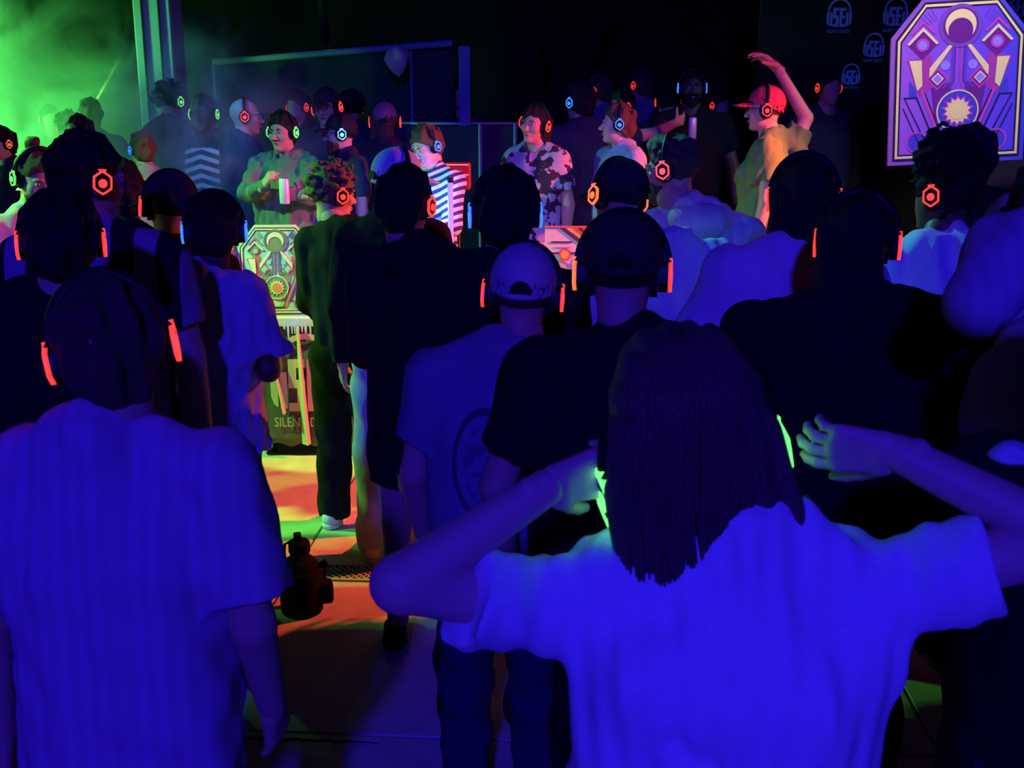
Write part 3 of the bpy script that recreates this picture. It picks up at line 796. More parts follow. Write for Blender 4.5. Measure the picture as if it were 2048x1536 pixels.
# ------------------------------------------------------------------ logo: headphones around the block letters SE
def text_mesh(body, size, ext, m_, sx=1.0):
    c = bpy.data.curves.new('text', 'FONT'); c.body = body; c.size = size; c.extrude = ext; c.align_x = 'CENTER'; c.resolution_u = 2
    o = bpy.data.objects.new('text', c); COL.objects.link(o)
    dg = bpy.context.evaluated_depsgraph_get(); me = bpy.data.meshes.new_from_object(o.evaluated_get(dg)); bpy.data.objects.remove(o)
    for v in me.vertices: v.co = Vector((v.co.x * sx, -v.co.z, v.co.y))
    me.materials.clear(); me.materials.append(m_); return me
def R4(x0, z0, x1, z1): return [(x0, z0), (x1, z0), (x1, z1), (x0, z1)]
def logo_parts(m_, m_text=None, th=.012, detail=True):
    """unit logo: x -.5...5, z 0..1.15; returns meshes"""
    A = MB()
    n = 24
    def arch(r, rz): return [(r * math.cos(math.pi - math.pi * k / n), .60 + rz * math.sin(math.pi * k / n)) for k in range(n + 1)]
    o_, i_ = arch(.46, .50), arch(.40, .42)
    for k in range(n): A.prism([o_[k], o_[k + 1], i_[k + 1], i_[k]], -th, 0)
    out = [('arch', A.data('arch', m_))]
    for s in (-1, 1):
        out.append(('ear_pad', MB().prism([(s * .50, .22), (s * .46, .10), (s * .40, .06), (s * .40, .60), (s * .46, .60), (s * .50, .52)], -th, 0).data('ear_pad', m_)))
        out.append(('ear_bar', MB().prism(R4(min(s * .37, s * .27), .04, max(s * .37, s * .27), .56), -th, 0).data('ear_bar', m_)))
    out.append(('letter_s', MB().prism([(-.25, .74), (-.25, .33), (-.13, .33), (-.13, .12), (-.25, .12), (-.25, 0), (-.02, 0), (-.02, .45), (-.14, .45), (-.14, .62), (-.02, .62), (-.02, .74)], -th, 0).data('letter_s', m_)))
    out.append(('letter_e', MB().prism([(.01, 0), (.25, 0), (.25, .12), (.12, .12), (.12, .33), (.23, .33), (.23, .44), (.12, .44), (.12, .62), (.25, .62), (.25, .74), (.01, .74)], -th, 0).data('letter_e', m_)))
    return out + [('small_two', text_mesh('2', .15, th / 2, m_)), ('words', text_mesh('SILENT DISCO', .19, th / 2, m_text or m_, .78))]
def put_logo(parent, parts, Mx):
    for nm, me in parts:
        o = link('logo_' + nm, me, parent)
        off = {'small_two': Matrix.Translation((.325, 0, .64)), 'words': Matrix.Translation((0, 0, -.22))}.get(nm, Matrix())
        o.matrix_local = Mx @ off
# black banner wall with the logo grid behind the audience at the stage
bw = at(1830, 60, 9.3)
bn = empty('logo_banner', (bw.x, 9.3, .33)); tag(bn, 'tall black banner wall with a grid of blue headphone logos behind the purple panel', 'banner')
MB().box((0, .03, 1.7), (2.5, .04, 3.6)).build('banner_cloth', M['black_banner'], bn)
lgp = logo_parts(M['banner_print'])
for px, py, sc in ((1679, 28, .20), (1792, 26, .20), (2032, 8, .20), (1748, 92, .17), (1905, 92, .17), (1702, 150, .15), (1850, 150, .15)):
    v = at(px, py, 9.26); put_logo(bn, lgp, Matrix.Translation((v.x - bw.x, -.04, v.z - .33 - sc * .5)) @ Matrix.Scale(sc, 4))
# logo shirt-like board in the back crowd
v = at(1022, 300, 8.0)
# ------------------------------------------------------------------ the painted panels
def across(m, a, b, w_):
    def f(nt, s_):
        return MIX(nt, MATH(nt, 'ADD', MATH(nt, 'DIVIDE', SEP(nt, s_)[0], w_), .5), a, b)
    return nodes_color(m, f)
def art_panel(label, C, wdt, paint, yaw=0, roll=0, pitch=0, stand=None, name='art_panel', th=.025):
    """C: centre of the lower edge"""
    o = empty(name, C); o.rotation_mode = 'YXZ'; o.rotation_euler = (R(pitch), R(roll), R(yaw)); tag(o, label, 'panel')
    def P(nm, mb, m_): 
        mb.V = [Vector((v.x * wdt, v.y, v.z * wdt)) for v in mb.V]
        return mb.build(nm, M[paint[m_]], o)
    def oct_(i): k = i * .42; return [(-.5 + i, i), (.5 - i, i), (.5 - i, .93 - k), (.27 - k * .6, 1.21 - i), (-.27 + k * .6, 1.21 - i), (-.5 + i, .93 - k)]
    y = lambda l: (-th - .0035 * l)
    P('board', MB().prism(oct_(0), -th, 0), 'edge')
    P('border_line', MB().ring(oct_(.032), oct_(.050), y(1), -th), 'dark')
    P('border_band', MB().ring(oct_(.048), oct_(.066), y(1.3), -th), 'cream')
    P('border_line', MB().ring(oct_(.066), oct_(.078), y(1), -th), 'dark')
    P('field', MB().prism(oct_(.078), y(.5), -th), 'field')
    P('moon_ring', MB().ring(circ(0, 1.0, .155, 40), circ(0, 1.0, .128, 40), y(2), y(.5)), 'mid')
    P('moon_disc', MB().prism(circ(0, 1.0, .13, 40), y(1.5), y(.5)), 'deep')
    cr = circ(0, 1.005, .112, 30, -38, 218) + circ(0, .965, .090, 24, 200, -20)
    P('crescent', MB().prism(cr, y(2.2), y(1)), 'cream')
    def bar(p, q, w_):
        p, q = Vector((p[0], p[1])), Vector((q[0], q[1])); d = (q - p).normalized(); n_ = Vector((-d.y, d.x)) * w_ / 2
        return [tuple(p + n_), tuple(p - n_), tuple(q - n_), tuple(q + n_)]
    def dia(cx, cz, r): return [(cx, cz - r), (cx + r, cz), (cx, cz + r), (cx - r, cz)]
    for s in (-1, 1):
        X = lambda pts: [(s * a, b) for a, b in pts]
        P('diamond', MB().prism(dia(s * .27, .875, .108), y(1), y(.5)), 'deep')
        P('diamond_ring', MB().ring(circ(s * .27, .875, .048, 20), circ(s * .27, .875, .036, 20), y(2), y(.5)), 'hot')
        P('diamond_eye', MB().prism(circ(s * .27, .875, .034, 20), y(1.6), y(.5)), 'pale')
        P('chevron', MB().prism([(s * .27 - .115, .885), (s * .27, 1.0), (s * .27 + .115, .885), (s * .27 + .098, .875), (s * .27, .974), (s * .27 - .098, .875)], y(2), y(.5)), 'cream')
        P('chevron', MB().prism([(s * .27 - .09, .96), (s * .27, 1.05), (s * .27 + .09, .96), (s * .27 + .08, .948), (s * .27, 1.026), (s * .27 - .08, .948)], y(2), y(.5)), 'hot')
        m1 = MB()
        for k in range(4): m1.prism(bar((s * (.17 + .018 * k), 1.05 - .012 * k), (s * (.22 + .022 * k), 1.13 - .02 * k), .006), y(1.4), y(.5))
        P('hatch_lines', m1, 'mid')
        leg = MB(); leg.prism(X([(.045, .87), (.075, .87), (.215, .705), (.215, .645), (.205, .645)]), y(2), y(.5))
        P('leg_bar', leg, 'cream')
        P('wing_shadow', MB().prism(X([(.385, .77), (.20, .80), (.20, .55), (.285, .50)]), y(.9), y(.5)), 'hot2')
        P('wing', MB().prism(X([(.365, .765), (.275, .765), (.265, .58), (.30, .545)]), y(2), y(.5)), 'cream')
        P('wing_back', MB().prism(X([(.36, .62), (.36, .50), (.30, .50), (.31, .56)]), y(1), y(.5)), 'blue')
        P('gem_frame', MB().prism(dia(s * .155, .625, .082), y(1.2), y(.5)), 'hot')
        P('gem_dark', MB().prism(dia(s * .155, .625, .064), y(1.6), y(.5)), 'deep')
        P('gem_cream', MB().prism(dia(s * .155, .625, .047), y(2.0), y(.5)), 'cream')
        P('gem_heart', MB().prism(dia(s * .155, .625, .034), y(2.4), y(.5)), 'pale')
        P('ball', MB().prism(circ(s * .10, .72, .035, 18), y(1.3), y(.5)), 'pale')
        for k, (c_, w_) in enumerate((('hot', .012), ('blue', .01), ('mid', .006))):
            u0 = .012 + k * .019
            pr = X([(u0, .87), (u0 + w_, .87), (u0 + w_, .60), (u0 + w_ + .02 + .02 * k, .56), (u0 + .02 + .02 * k, .55), (u0, .60)])
            P('stem', MB().prism(pr, y(1.5), y(.5)), c_)
        P('skirt_shape', MB().prism(X([(.06, .60), (.20, .56), (.16, .30), (.10, .44), (.05, .54)]), y(.8), y(.5)), 'deep')
        P('ray_bar', MB().prism(bar((s * .27, .55), (s * .10, .13), .022), y(1.8), y(.5)), 'hot')
        P('ray_line', MB().prism(bar((s * .245, .53), (s * .075, .12), .008), y(1.8), y(.5)), 'dark')
        P('side_shape', MB().ring(X([(.40, .50), (.30, .50), (.17, .20), (.25, .20)]), X([(.387, .49), (.307, .49), (.187, .21), (.244, .21)]), y(1.2), y(.5)), 'dark')
        P('side_line', MB().prism(bar((s * .40, .42), (s * .27, .14), .008), y(1.2), y(.5)), 'dark')
        P('corner_ring', MB().ring(circ(s * .29, .165, .080, 24), circ(s * .29, .165, .068, 24), y(1.6), y(.5)), 'hot')
        P('corner_disc', MB().prism(circ(s * .29, .165, .066, 24), y(1), y(.5)), 'blue')
    P('sun_ring', MB().ring(circ(0, .385, .155, 36), circ(0, .385, .145, 36), y(2.6), y(.5)), 'cream')
    P('sun_disc', MB().prism(circ(0, .385, .146, 36), y(2.0), y(.5)), 'blue')
    def star(r0, r1, n_): return [((r0 if k % 2 else r1) * math.sin(math.pi * k / n_), .385 + (r0 if k % 2 else r1) * math.cos(math.pi * k / n_)) for k in range(2 * n_)]
    P('sun_points', MB().prism(star(.085, .122, 14), y(2.4), y(.5)), 'hot')
    P('sun_core', MB().prism(star(.076, .098, 14), y(2.9), y(.5)), 'cream')
    P('sun_face', MB().prism(circ(0, .385, .062, 24), y(3.3), y(.5)), 'sun')
    P('foot_bar', MB().prism(bar((-.1, .125), (.1, .125), .014), y(1.6), y(.5)), 'dark')
    if stand:
        h = C[2] - stand
        st = MB(); st.box((0, .03, -h / 2 + .1), (.06, .05, h + .2)); st.box((0, .03, -h + .02), (.5, .4, .04)); st.build('stand', M['plastic_black'], o)
    return o
def paints(pre, d):
    out = {}
    for k, c in d.items(): M[pre + k] = mat(pre + k, c, .7, .06, 20); out[k] = pre + k
    return out
PB = paints('violet_paint_', dict(edge=(.10, .07, .42), dark=(.012, .006, .05), cream=(.90, .72, .38), field=(.36, .13, .85), mid=(.20, .06, .55), deep=(.16, .012, .30), hot=(.60, .05, .52), hot2=(.40, .04, .42), pale=(.34, .22, .95), blue=(.06, .05, .60), sun=(.95, .75, .35)))
PS = paints('green_paint_', dict(edge=(.85, .80, .45), dark=(.10, .05, .03), cream=(.95, .90, .45), field=(.62, .80, .50), mid=(.22, .25, .12), deep=(.30, .32, .14), hot=(.60, .30, .16), hot2=(.80, .16, .12), pale=(.35, .75, .45), blue=(.15, .45, .28), sun=(.90, .34, .16)))
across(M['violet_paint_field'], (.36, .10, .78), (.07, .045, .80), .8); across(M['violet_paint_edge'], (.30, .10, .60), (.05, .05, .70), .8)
bp_ = at(1907, 325, 7.0)
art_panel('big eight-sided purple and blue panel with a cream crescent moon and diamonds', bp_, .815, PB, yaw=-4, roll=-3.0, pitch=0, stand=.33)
# ------------------------------------------------------------------ booths
M['skirt_black'] = fabric('skirt_black', (.12, .12, .12), rough=.7)
M['skirt_red'] = fabric('skirt_red', (.55, .04, .02), rough=.5, bump=.1)
M['skirt_logo'] = mat('skirt_logo', (.75, .52, .45), .8)
M['cloth_pale'] = fabric('cloth_pale', (.75, .78, .72))
M['ribbon'] = mat('ribbon', (.5, .5, .45), .6)
M['ribbon_yellow'] = mat('ribbon_yellow', (.9, .75, .1), .6)
M['table_top'] = mat('table_top', (.05, .05, .05), .6)
def skirt(name, parent, x0, x1, yf, yb, z0, z1, m_, amp=.012, waves_n=16, flare=.10, flat=None, seed=1):
    path = []
    for k in range(9): path.append((x0, yb + (yf - yb) * k / 8, (-1, 0)))
    for k in range(1, 60): path.append((x0 + (x1 - x0) * k / 60, yf, (0, -1)))
    for k in range(9): path.append((x1, yf + (yb - yf) * k / 8, (1, 0)))
    r = random.Random(seed); ph = [r.uniform(0, 6.3) for _ in range(4)]
    V = []; F = []; nz = 16; n = len(path)
    for lay in (0, .006):
        for j in range(nz + 1):
            f = j / nz; z = z1 + (z0 - z1) * f
            for i, (x, y_, nn) in enumerate(path):
                a = amp * (.35 + .65 * f) * (math.sin(i * .7 + ph[0] + f) * .6 + math.sin(i * 1.31 + ph[1]) * .4)
                if flat and flat[0] < x < flat[1] and nn[1] < 0: a *= .15
                d = a + flare * f * .5 - lay
                fx = (x - (x0 + x1) / 2) / ((x1 - x0) / 2)
                V.append((x + nn[0] * d + (fx * flare * f * .4 if nn[1] else 0), y_ + nn[1] * d, z + (.012 * math.sin(i * .5 + ph[2]) if j == nz else 0)))
    m = (nz + 1) * n
    for j in range(nz):
        for i in range(n - 1):
            q = j * n + i; F.append([q, q + 1, q + n + 1, q + n]); F.append([m + q + n, m + q + n + 1, m + q + 1, m + q])
    for i in range(n - 1): F.append([nz * n + i, nz * n + i + 1, m + nz * n + i + 1, m + nz * n + i]); F.append([i + 1, i, m + i, m + i + 1])
    return MB().add(V, F).build(name, m_, parent, True)
def fringe(parent, x0, x1, y_, z1, m_, seed):
    r = random.Random(seed); mb = MB(); x = x0
    while x < x1:
        w_ = r.uniform(.01, .02); L = r.uniform(.03, .10); mb.prism([(x, z1), (x + w_, z1), (x + w_ * .7, z1 - L), (x + w_ * .3, z1 - L)], y_ - .004, y_); x += w_ + r.uniform(.004, .018)
    o = mb.build('fringe', m_, parent); o['kind'] = 'stuff'; return o
def booth(label, pxl, pxr, ztop, m_skirt, m_top, D=6.45, depth=.34, flat=None, name='booth_table', lift=.075, seed=1, m_fr=None, flare=.1):
    xl, xr = at(pxl, 640, D).x, at(pxr, 640, D).x; xc = (xl + xr) / 2; wd = xr - xl
    o = empty(name, (xc, D, 0)); tag(o, label, 'table')
    MB().box((0, depth / 2, ztop - .012), (wd, depth, .024), bev=.004).build('tabletop', M['table_top'], o)
    for sx in (-1, 1):
        for yy in (.05, depth - .05): MB().tube([(sx * (wd / 2 - .05), yy, 0), (sx * (wd / 2 - .05), yy, ztop - .02)], .014, 8).build('leg', M['plastic_black'], o, True)
    skirt('skirt', o, -wd / 2, wd / 2, 0, depth, lift, ztop - .01, m_skirt, flat=flat, seed=seed, flare=flare)
    tc = MB().box((0, depth / 2 - .005, ztop + .006), (wd + .03, depth + .03, .010), bev=.003); tc.box((0, -.022, ztop - .020), (wd + .03, .006, .05), bev=.002)
    tc.build('top_cloth', m_top, o)
    fringe(o, -wd / 2, wd / 2, -.022, ztop - .03, m_fr or m_top, seed)
    return o, wd
bl, bwid = booth('booth table with a black skirt bearing the headphone logo and pale fringed top', 515, 742, .845, M['skirt_black'], M['cloth_pale'], flat=(-.30, .30))
lc = at(603, 640, 6.4).x - bl.location.x
put_logo(bl, logo_parts(M['skirt_logo'], th=.004), Matrix.Translation((lc + .01, -.052, .285)) @ Matrix.Rotation(R(-3), 4, 'X') @ Matrix.Scale(.43, 4))
def ridge(parent, x, zt, zb, w0, w1, m_, y0, tilt=0, depth=.05):
    """a folded cloth ribbon standing out as a ridge: one face to each side"""
    mb = MB(); xb = x + tilt
    V = [(x - w0, y0, zt), (x + w0 * .45, y0 - depth * .5, zt), (x + w0, y0, zt), (xb - w1, y0 - .035, zb), (xb + w1 * .45, y0 - .035 - depth, zb), (xb + w1, y0 - .035, zb)]
    mb.add(V, [[0, 1, 4, 3], [1, 2, 5, 4], [0, 2, 1], [3, 4, 5], [2, 0, 3, 5]]); return mb.build('ribbon', m_, parent)
ridge(bl, lc - .030, .80, .085, .008, .026, M['ribbon'], -.034, .030, .036)  # added so the green and red spots draw streaks down the skirt
ridge(bl, lc - .20, .70, .28, .005, .013, M['ribbon'], -.034, .075)
bm_, _ = booth('middle booth table with a dark skirt behind the man in the white cap', 1040, 1290, .845, M['skirt_black'], M['cloth_pale'], seed=2)
br, brw = booth('booth table with a red satin skirt and a yellow ribbon', 1472, 1690, .83, M['skirt_red'], M['skirt_red'], seed=4)
rx = at(1500, 640, 6.4).x - br.location.x
ridge(br, rx, .78, .15, .006, .014, M['ribbon_yellow'], -.034, .004, .02)
ridge(br, rx - .075, .74, .45, .006, .012, M['skirt_red'], -.05, .03, .03)
# panels standing on the booths
pA = at(558, 634, 6.47); pA.z = .856
art_panel('green lit eight-sided panel with a moon and sun standing on the black booth table', pA, .445, PS, yaw=2, pitch=-4)
pB = at(488, 640, 6.50); pB.z = .856
art_panel('narrow green lit panel turned aside at the edge of the black booth table', pB, .36, PS, yaw=48, pitch=-4)
# pinkish panel of the middle booth
M['pink_board'] = mat('pink_board', (.85, .62, .55), .7, .08, 12); M['pink_line'] = mat('pink_line', (.10, .03, .06), .7); M['pink_red'] = mat('pink_red', (.75, .10, .06), .7)
M['pink_orange'] = mat('pink_orange', (.95, .50, .08), .7); M['pink_rose'] = mat('pink_rose', (.80, .40, .42), .7); M['pink_grey'] = mat('pink_grey', (.30, .28, .30), .7)
pt = at(1090, 452, 6.46); pw = at(1300, 452, 6.46).x - pt.x; pz = .856
mp = empty('circuit_panel', (pt.x, 6.46, pz)); tag(mp, 'square pale pink panel with circles and diagonal bars standing on the middle booth', 'panel')
ph = pt.z - pz; px_ = pw / 210
def Q(x, y): return ((x - 1090) * px_, ph - (y - 452) * px_)
def poly(nm, pts, l, m_): MB().prism([Q(*p) for p in pts], -.02 - .003 * l, -.01).build(nm, M[m_], mp)
MB().prism([(0, 0), (pw, 0), (pw, ph), (0, ph)], -.02, 0).build('board', M['pink_board'], mp)
poly('edge_line', [(1090, 452), (1300, 452), (1300, 455), (1090, 455)], 1, 'pink_red')
poly('diagonal_bar', [(1118, 455), (1128, 455), (1190, 500), (1190, 510)], 1, 'pink_line')
poly('diagonal_bar', [(1131, 455), (1146, 455), (1205, 497), (1205, 508)], 1, 'pink_orange')
poly('diagonal_bar', [(1146, 455), (1176, 455), (1215, 490), (1200, 498)], 1.4, 'pink_red')
poly('diagonal_bar', [(1157, 455), (1162, 455), (1190, 478), (1186, 480)], 1.8, 'pink_line')
for yy, x0, x1 in ((483, 1102, 1144), (505, 1098, 1118), (505, 1140, 1160), (493, 1112, 1140)): poly('rule_line', [(x0, yy - 1.3), (x1, yy - 1.3), (x1, yy + 1.3), (x0, yy + 1.3)], 1.1, 'pink_line' if yy != 493 else 'pink_rose')
def ringpx(nm, cx, cy_, r0, r1, l, m_):
    c0 = Q(cx, cy_); MB().ring(circ(c0[0], c0[1], r0 * px_, 26), circ(c0[0], c0[1], r1 * px_, 26), -.02 - .003 * l, -.01).build(nm, M[m_], mp)
def discpx(nm, cx, cy_, r0, l, m_):
    c0 = Q(cx, cy_); MB().prism(circ(c0[0], c0[1], r0 * px_, 26), -.02 - .003 * l, -.01).build(nm, M[m_], mp)
ringpx('circle_ring', 1130, 508, 12, 9, 1.6, 'pink_red'); discpx('circle', 1130, 508, 9, 1.4, 'pink_orange')
ringpx('circle_ring', 1119, 543, 24, 21, 1.6, 'pink_grey'); discpx('circle', 1119, 543, 21, 1.2, 'pink_rose')
ringpx('wheel_ring', 1185, 538, 38, 34, 1.9, 'pink_orange'); ringpx('wheel_ring', 1185, 538, 33, 31, 1.9, 'pink_line')
for k in range(4): poly('wheel_spoke', [(1134 + 8 * (k % 2), 530 + 9 * k), (1148, 530 + 9 * k), (1148, 535 + 9 * k), (1134, 535 + 9 * k)], 1.3, 'pink_grey')
sidep = at(1068, 490, 6.55); sidep.z = .856
sp = empty('side_panel', sidep, (0, 0, R(25))); tag(sp, 'small rose and green slanted panel beside the pale pink panel', 'panel')
hh = at(1068, 486, 6.55).z - .856
MB().box((0, 0, hh / 2), (.16, .02, hh), bev=.003).build('board', M['pink_rose'], sp); MB().box((.05, -.012, hh * .8), (.05, .008, hh * .3)).build('green_patch', M['green_paint_pale'], sp)
# lit violet pole with a red lamp box
M['tube_violet'] = mat('tube_violet', (.3, .25, .6), .4, emit=(.22, .12, 1), es=1.3)
M['lamp_red'] = mat('lamp_red', (.3, .03, .03), .6); M['lamp_lens'] = mat('lamp_lens', (.3, .1, .05), .4, emit=(1, .25, .15), es=1.0)
tp = at(902, 480, 6.60)
lp_ = empty('light_pole', (tp.x, 6.60, 0)); tag(lp_, 'glowing violet light tube on a pole beside the brightly lit performer', 'lamp')
zt_ = at(902, 365, 6.60).z
MB().lathe([(.13, 0), (.13, .012), (.02, .03), (.018, .7)], (0, 0, 0), 16).build('base', M['plastic_black'], lp_, True)
MB().tube([(0, 0, .7), (0, 0, zt_)], .016, 10).build('light_tube', M['tube_violet'], lp_, True)
MB().tube([(0, 0, zt_), (0, 0, zt_ + .03)], .02, 10).build('end_cap', M['plastic_black'], lp_, True)
rbp = at(915, 352, 7.25)
rb_ = empty('lamp_box', (rbp.x, 7.25, .33)); tag(rb_, 'dull red stage lamp box on a stand behind the violet tube', 'lamp')
zb_ = rbp.z - .33
MB().box((0, 0, zb_), (.17, .16, .17), bev=.012).build('housing', M['lamp_red'], rb_)
for dz in (.075, .012): MB().box((0, -.084, zb_ + dz), (.15, .008, .008)).build('lens', M['lamp_lens'], rb_)
MB().tube([(0, 0, 0), (0, 0, zb_ - .08)], .016, 8).build('stand', M['plastic_black'], rb_, True)
point('performer_lamp', at(862, 392, 6.70), (.16, .22, 1), 9, .03)
# ------------------------------------------------------------------ bottle bag on the floor
M['bag_cloth'] = fabric('bag_cloth', (.007, .007, .012)); M['bag_strap'] = fabric('bag_strap', (.014, .006, .008))
bb = on_floor(605, 1222); bt = empty('bottle_bag', bb, (0, 0, R(15))); tag(bt, 'dark insulated bottle in a carrying pouch standing on the floor', 'bottle')
bt.scale = (1.12, 1.12, 1.06)
MB().lathe([(.0, 0), (.072, 0), (.078, .01), (.080, .06), (.082, .17), (.080, .185), (.0, .185)], (0, 0, 0), 24).build('pouch', M['bag_cloth'], bt, True)
MB().lathe([(.0, .18), (.066, .18), (.066, .205), (.05, .225), (.036, .232), (.036, .27), (.0, .27)], (0, 0, 0), 20).build('bottle', M['bag_cloth'], bt, True)
ld = MB().lathe([(.0, .255), (.040, .255), (.040, .29), (.034, .300), (.0, .30)], (0, 0, 0), 18).build('lid', M['bag_cloth'], bt, True)
MB().box((-.005, 0, .315), (.028, .04, .03), bev=.006).build('spout', M['bag_cloth'], ld)
MB().tube([(-.03, 0, .30), (-.052, 0, .29), (-.056, 0, .24), (-.05, 0, .215)], .005, 8).build('carry_loop', M['bag_strap'], ld, True)
sr_ = MB(); sr_.tube([(.07, 0, .19), (.088, 0, .205), (.094, 0, .18), (.088, 0, .155), (.085, 0, .12)], .008, 8); sr_.tube([(.075, -.02, .20), (.09, -.02, .215), (.098, -.01, .19)], .006, 8); sr_.build('strap', M['bag_strap'], bt, True)
MB().box((.088, -.02, .085), (.055, .07, .09), bev=.016).build('side_pocket', M['bag_cloth'], bt)
hk_ = MB(); hk_.tube([(-.078, 0, .175), (-.092, 0, .19), (-.098, 0, .215), (-.115, .0, .225), (-.128, 0, .215)], .010, 8); hk_.tube([Vector((-.118 + .018 * math.cos(a), 0, .218 + .018 * math.sin(a))) for a in [i * .63 for i in range(10)]], .008, 8, closed=True); hk_.build('carabiner', M['plastic_black'], bt, True)
# ------------------------------------------------------------------ haze drifting at the stage
hz0 = at(60, 200, 10.0)
hm = MB().box((0, 0, 0), (2, 2, 2))
hv = bpy.data.materials.new('haze'); hv.use_nodes = True; nt = hv.node_tree; nt.nodes.clear()
out = nt.nodes.new('ShaderNodeOutputMaterial'); vol = nt.nodes.new('ShaderNodeVolumeScatter'); vol.inputs['Anisotropy'].default_value = .1
vol.inputs['Color'].default_value = (.9, .9, .9, 1)
nt.links.new(vol.outputs[0], out.inputs['Volume'])
tc = nt.nodes.new('ShaderNodeTexCoord'); mpn = nt.nodes.new('ShaderNodeMapping'); nt.links.new(tc.outputs['Object'], mpn.inputs[0]); mpn.inputs['Scale'].default_value = (1.0, .6, .7)
no = nt.nodes.new('ShaderNodeTexNoise'); no.inputs['Scale'].default_value = 2.9; no.inputs['Detail'].default_value = 8; no.inputs['Roughness'].default_value = .6; no.inputs['Distortion'].default_value = 1.4
nt.links.new(mpn.outputs[0], no.inputs['Vector'])
ln_ = nt.nodes.new('ShaderNodeVectorMath'); ln_.operation = 'LENGTH'; nt.links.new(tc.outputs['Object'], ln_.inputs[0])
fall = MATH(nt, 'MAXIMUM', MATH(nt, 'SUBTRACT', 1.0, ln_.outputs['Value']), 0.0)
nz_ = MATH(nt, 'MAXIMUM', MATH(nt, 'SUBTRACT', no.outputs['Fac'], .43), 0.0)
den = MATH(nt, 'MULTIPLY', MATH(nt, 'MULTIPLY', fall, nz_), 26.0)
nt.links.new(den, vol.inputs['Density'])
ho = hm.build('haze', hv); ho.location = (-4.6, 9.9, 1.25); ho.scale = (2.9, 2.1, 2.0); ho['kind'] = 'stuff'; ho['label'] = 'green lit haze drifting over the stage at the pillar'
# thin green beam's lamp at the foot of the haze
g0 = at(190, 205, 9.9); g1 = at(288, 30, 10.3)
spot('green_beam_spot', g0, g1, (.3, 1, .12), 9000, 2.0, .2, .01)

hv2 = hv.copy(); hv2.name = 'haze_thin'
for n_ in hv2.node_tree.nodes:
    if n_.type == 'MATH' and n_.operation == 'MULTIPLY' and not n_.inputs[1].is_linked: n_.inputs[1].default_value = 6.0
bh = at(440, 300, 7.75)
h2 = MB().box((0, 0, 0), (2, 2, 2)).build('haze', hv2); h2.location = bh; h2.scale = (.95, .8, 1.0); h2['kind'] = 'stuff'; h2['label'] = 'thin blue lit haze around the man in the green hoodie'
# ================================================================== the crowd
# special cloths
def stripes_mat():
    m = fabric('striped_cloth', (.1, .1, .1))
    def f(nt, s):
        x = SEP(nt, s)[0]; t = MATH(nt, 'FRACT', MATH(nt, 'MULTIPLY', MATH(nt, 'ADD', x, .045), 8.0))
        return MIX(nt, MATH(nt, 'GREATER_THAN', t, .5), (.012, .010, .02), (.30, .22, .34))
    return nodes_color(m, f)
M['striped_cloth'] = stripes_mat()
def print_mat():
    m = fabric('print_tee', (.3, .3, .35))
    def f(nt, s):
        X = SEP(nt, s); u = MATH(nt, 'DIVIDE', MATH(nt, 'ADD', X[0], .04), .085); v = MATH(nt, 'DIVIDE', MATH(nt, 'SUBTRACT', X[2], 1.19), .15)
        r = MATH(nt, 'SQRT', MATH(nt, 'ADD', MATH(nt, 'POWER', MATH(nt, 'ABSOLUTE', u), 2.0), MATH(nt, 'POWER', MATH(nt, 'ABSOLUTE', v), 2.0)))
        ring = MATH(nt, 'LESS_THAN', MATH(nt, 'ABSOLUTE', MATH(nt, 'SUBTRACT', r, 1.0)), .07)
        n = nt.nodes.new('ShaderNodeTexNoise'); n.inputs['Scale'].default_value = 26; nt.links.new(s, n.inputs['Vector'])
        ins = MATH(nt, 'MULTIPLY', MATH(nt, 'LESS_THAN', r, .75), MATH(nt, 'GREATER_THAN', n.outputs['Fac'], .52))
        back = MATH(nt, 'LESS_THAN', X[1], 0.0)
        k = MATH(nt, 'MULTIPLY', MATH(nt, 'MAXIMUM', ring, MATH(nt, 'MULTIPLY', ins, .55)), back)
        return MIX(nt, k, (.20, .20, .27), (.07, .07, .10))
    return nodes_color(m, f)
M['print_tee'] = print_mat()
def seersucker():
    m = fabric('seersucker', (.4, .4, .45))
    def f(nt, s):
        x = SEP(nt, s)[0]; t = MATH(nt, 'SINE', MATH(nt, 'MULTIPLY', x, 190.0)); t = MATH(nt, 'ADD', MATH(nt, 'MULTIPLY', t, .5), .5)
        return MIX(nt, t, (.44, .30, .44), (.50, .34, .50))
    return nodes_color(m, f)
M['seersucker'] = seersucker()
def ribs_mat():
    m = fabric('rib_print', (.02, .02, .02))
    def f(nt, s):
        X = SEP(nt, s); a = MATH(nt, 'GREATER_THAN', MATH(nt, 'SINE', MATH(nt, 'ADD', MATH(nt, 'MULTIPLY', X[2], 95.0), MATH(nt, 'MULTIPLY', MATH(nt, 'ABSOLUTE', X[0]), 30.0))), .1)
        b = MATH(nt, 'LESS_THAN', MATH(nt, 'ABSOLUTE', X[0]), .13); c = MATH(nt, 'GREATER_THAN', X[2], 1.05); d = MATH(nt, 'LESS_THAN', X[2], 1.40)
        return MIX(nt, MATH(nt, 'MULTIPLY', MATH(nt, 'MULTIPLY', a, b), MATH(nt, 'MULTIPLY', c, d)), (.03, .03, .04), (.5, .5, .5))
    return nodes_color(m, f)
M['rib_print'] = ribs_mat()
def splat_mat():
    m = fabric('splatter_tee', (.3, .3, .35))
    def f(nt, s):
        n = nt.nodes.new('ShaderNodeTexNoise'); n.inputs['Scale'].default_value = 13; n.inputs['Detail'].default_value = 3; nt.links.new(s, n.inputs['Vector'])
        return MIX(nt, MATH(nt, 'GREATER_THAN', n.outputs['Fac'], .53), (.34, .36, .42), (.03, .03, .05))
    return nodes_color(m, f)
M['splatter_tee'] = splat_mat()
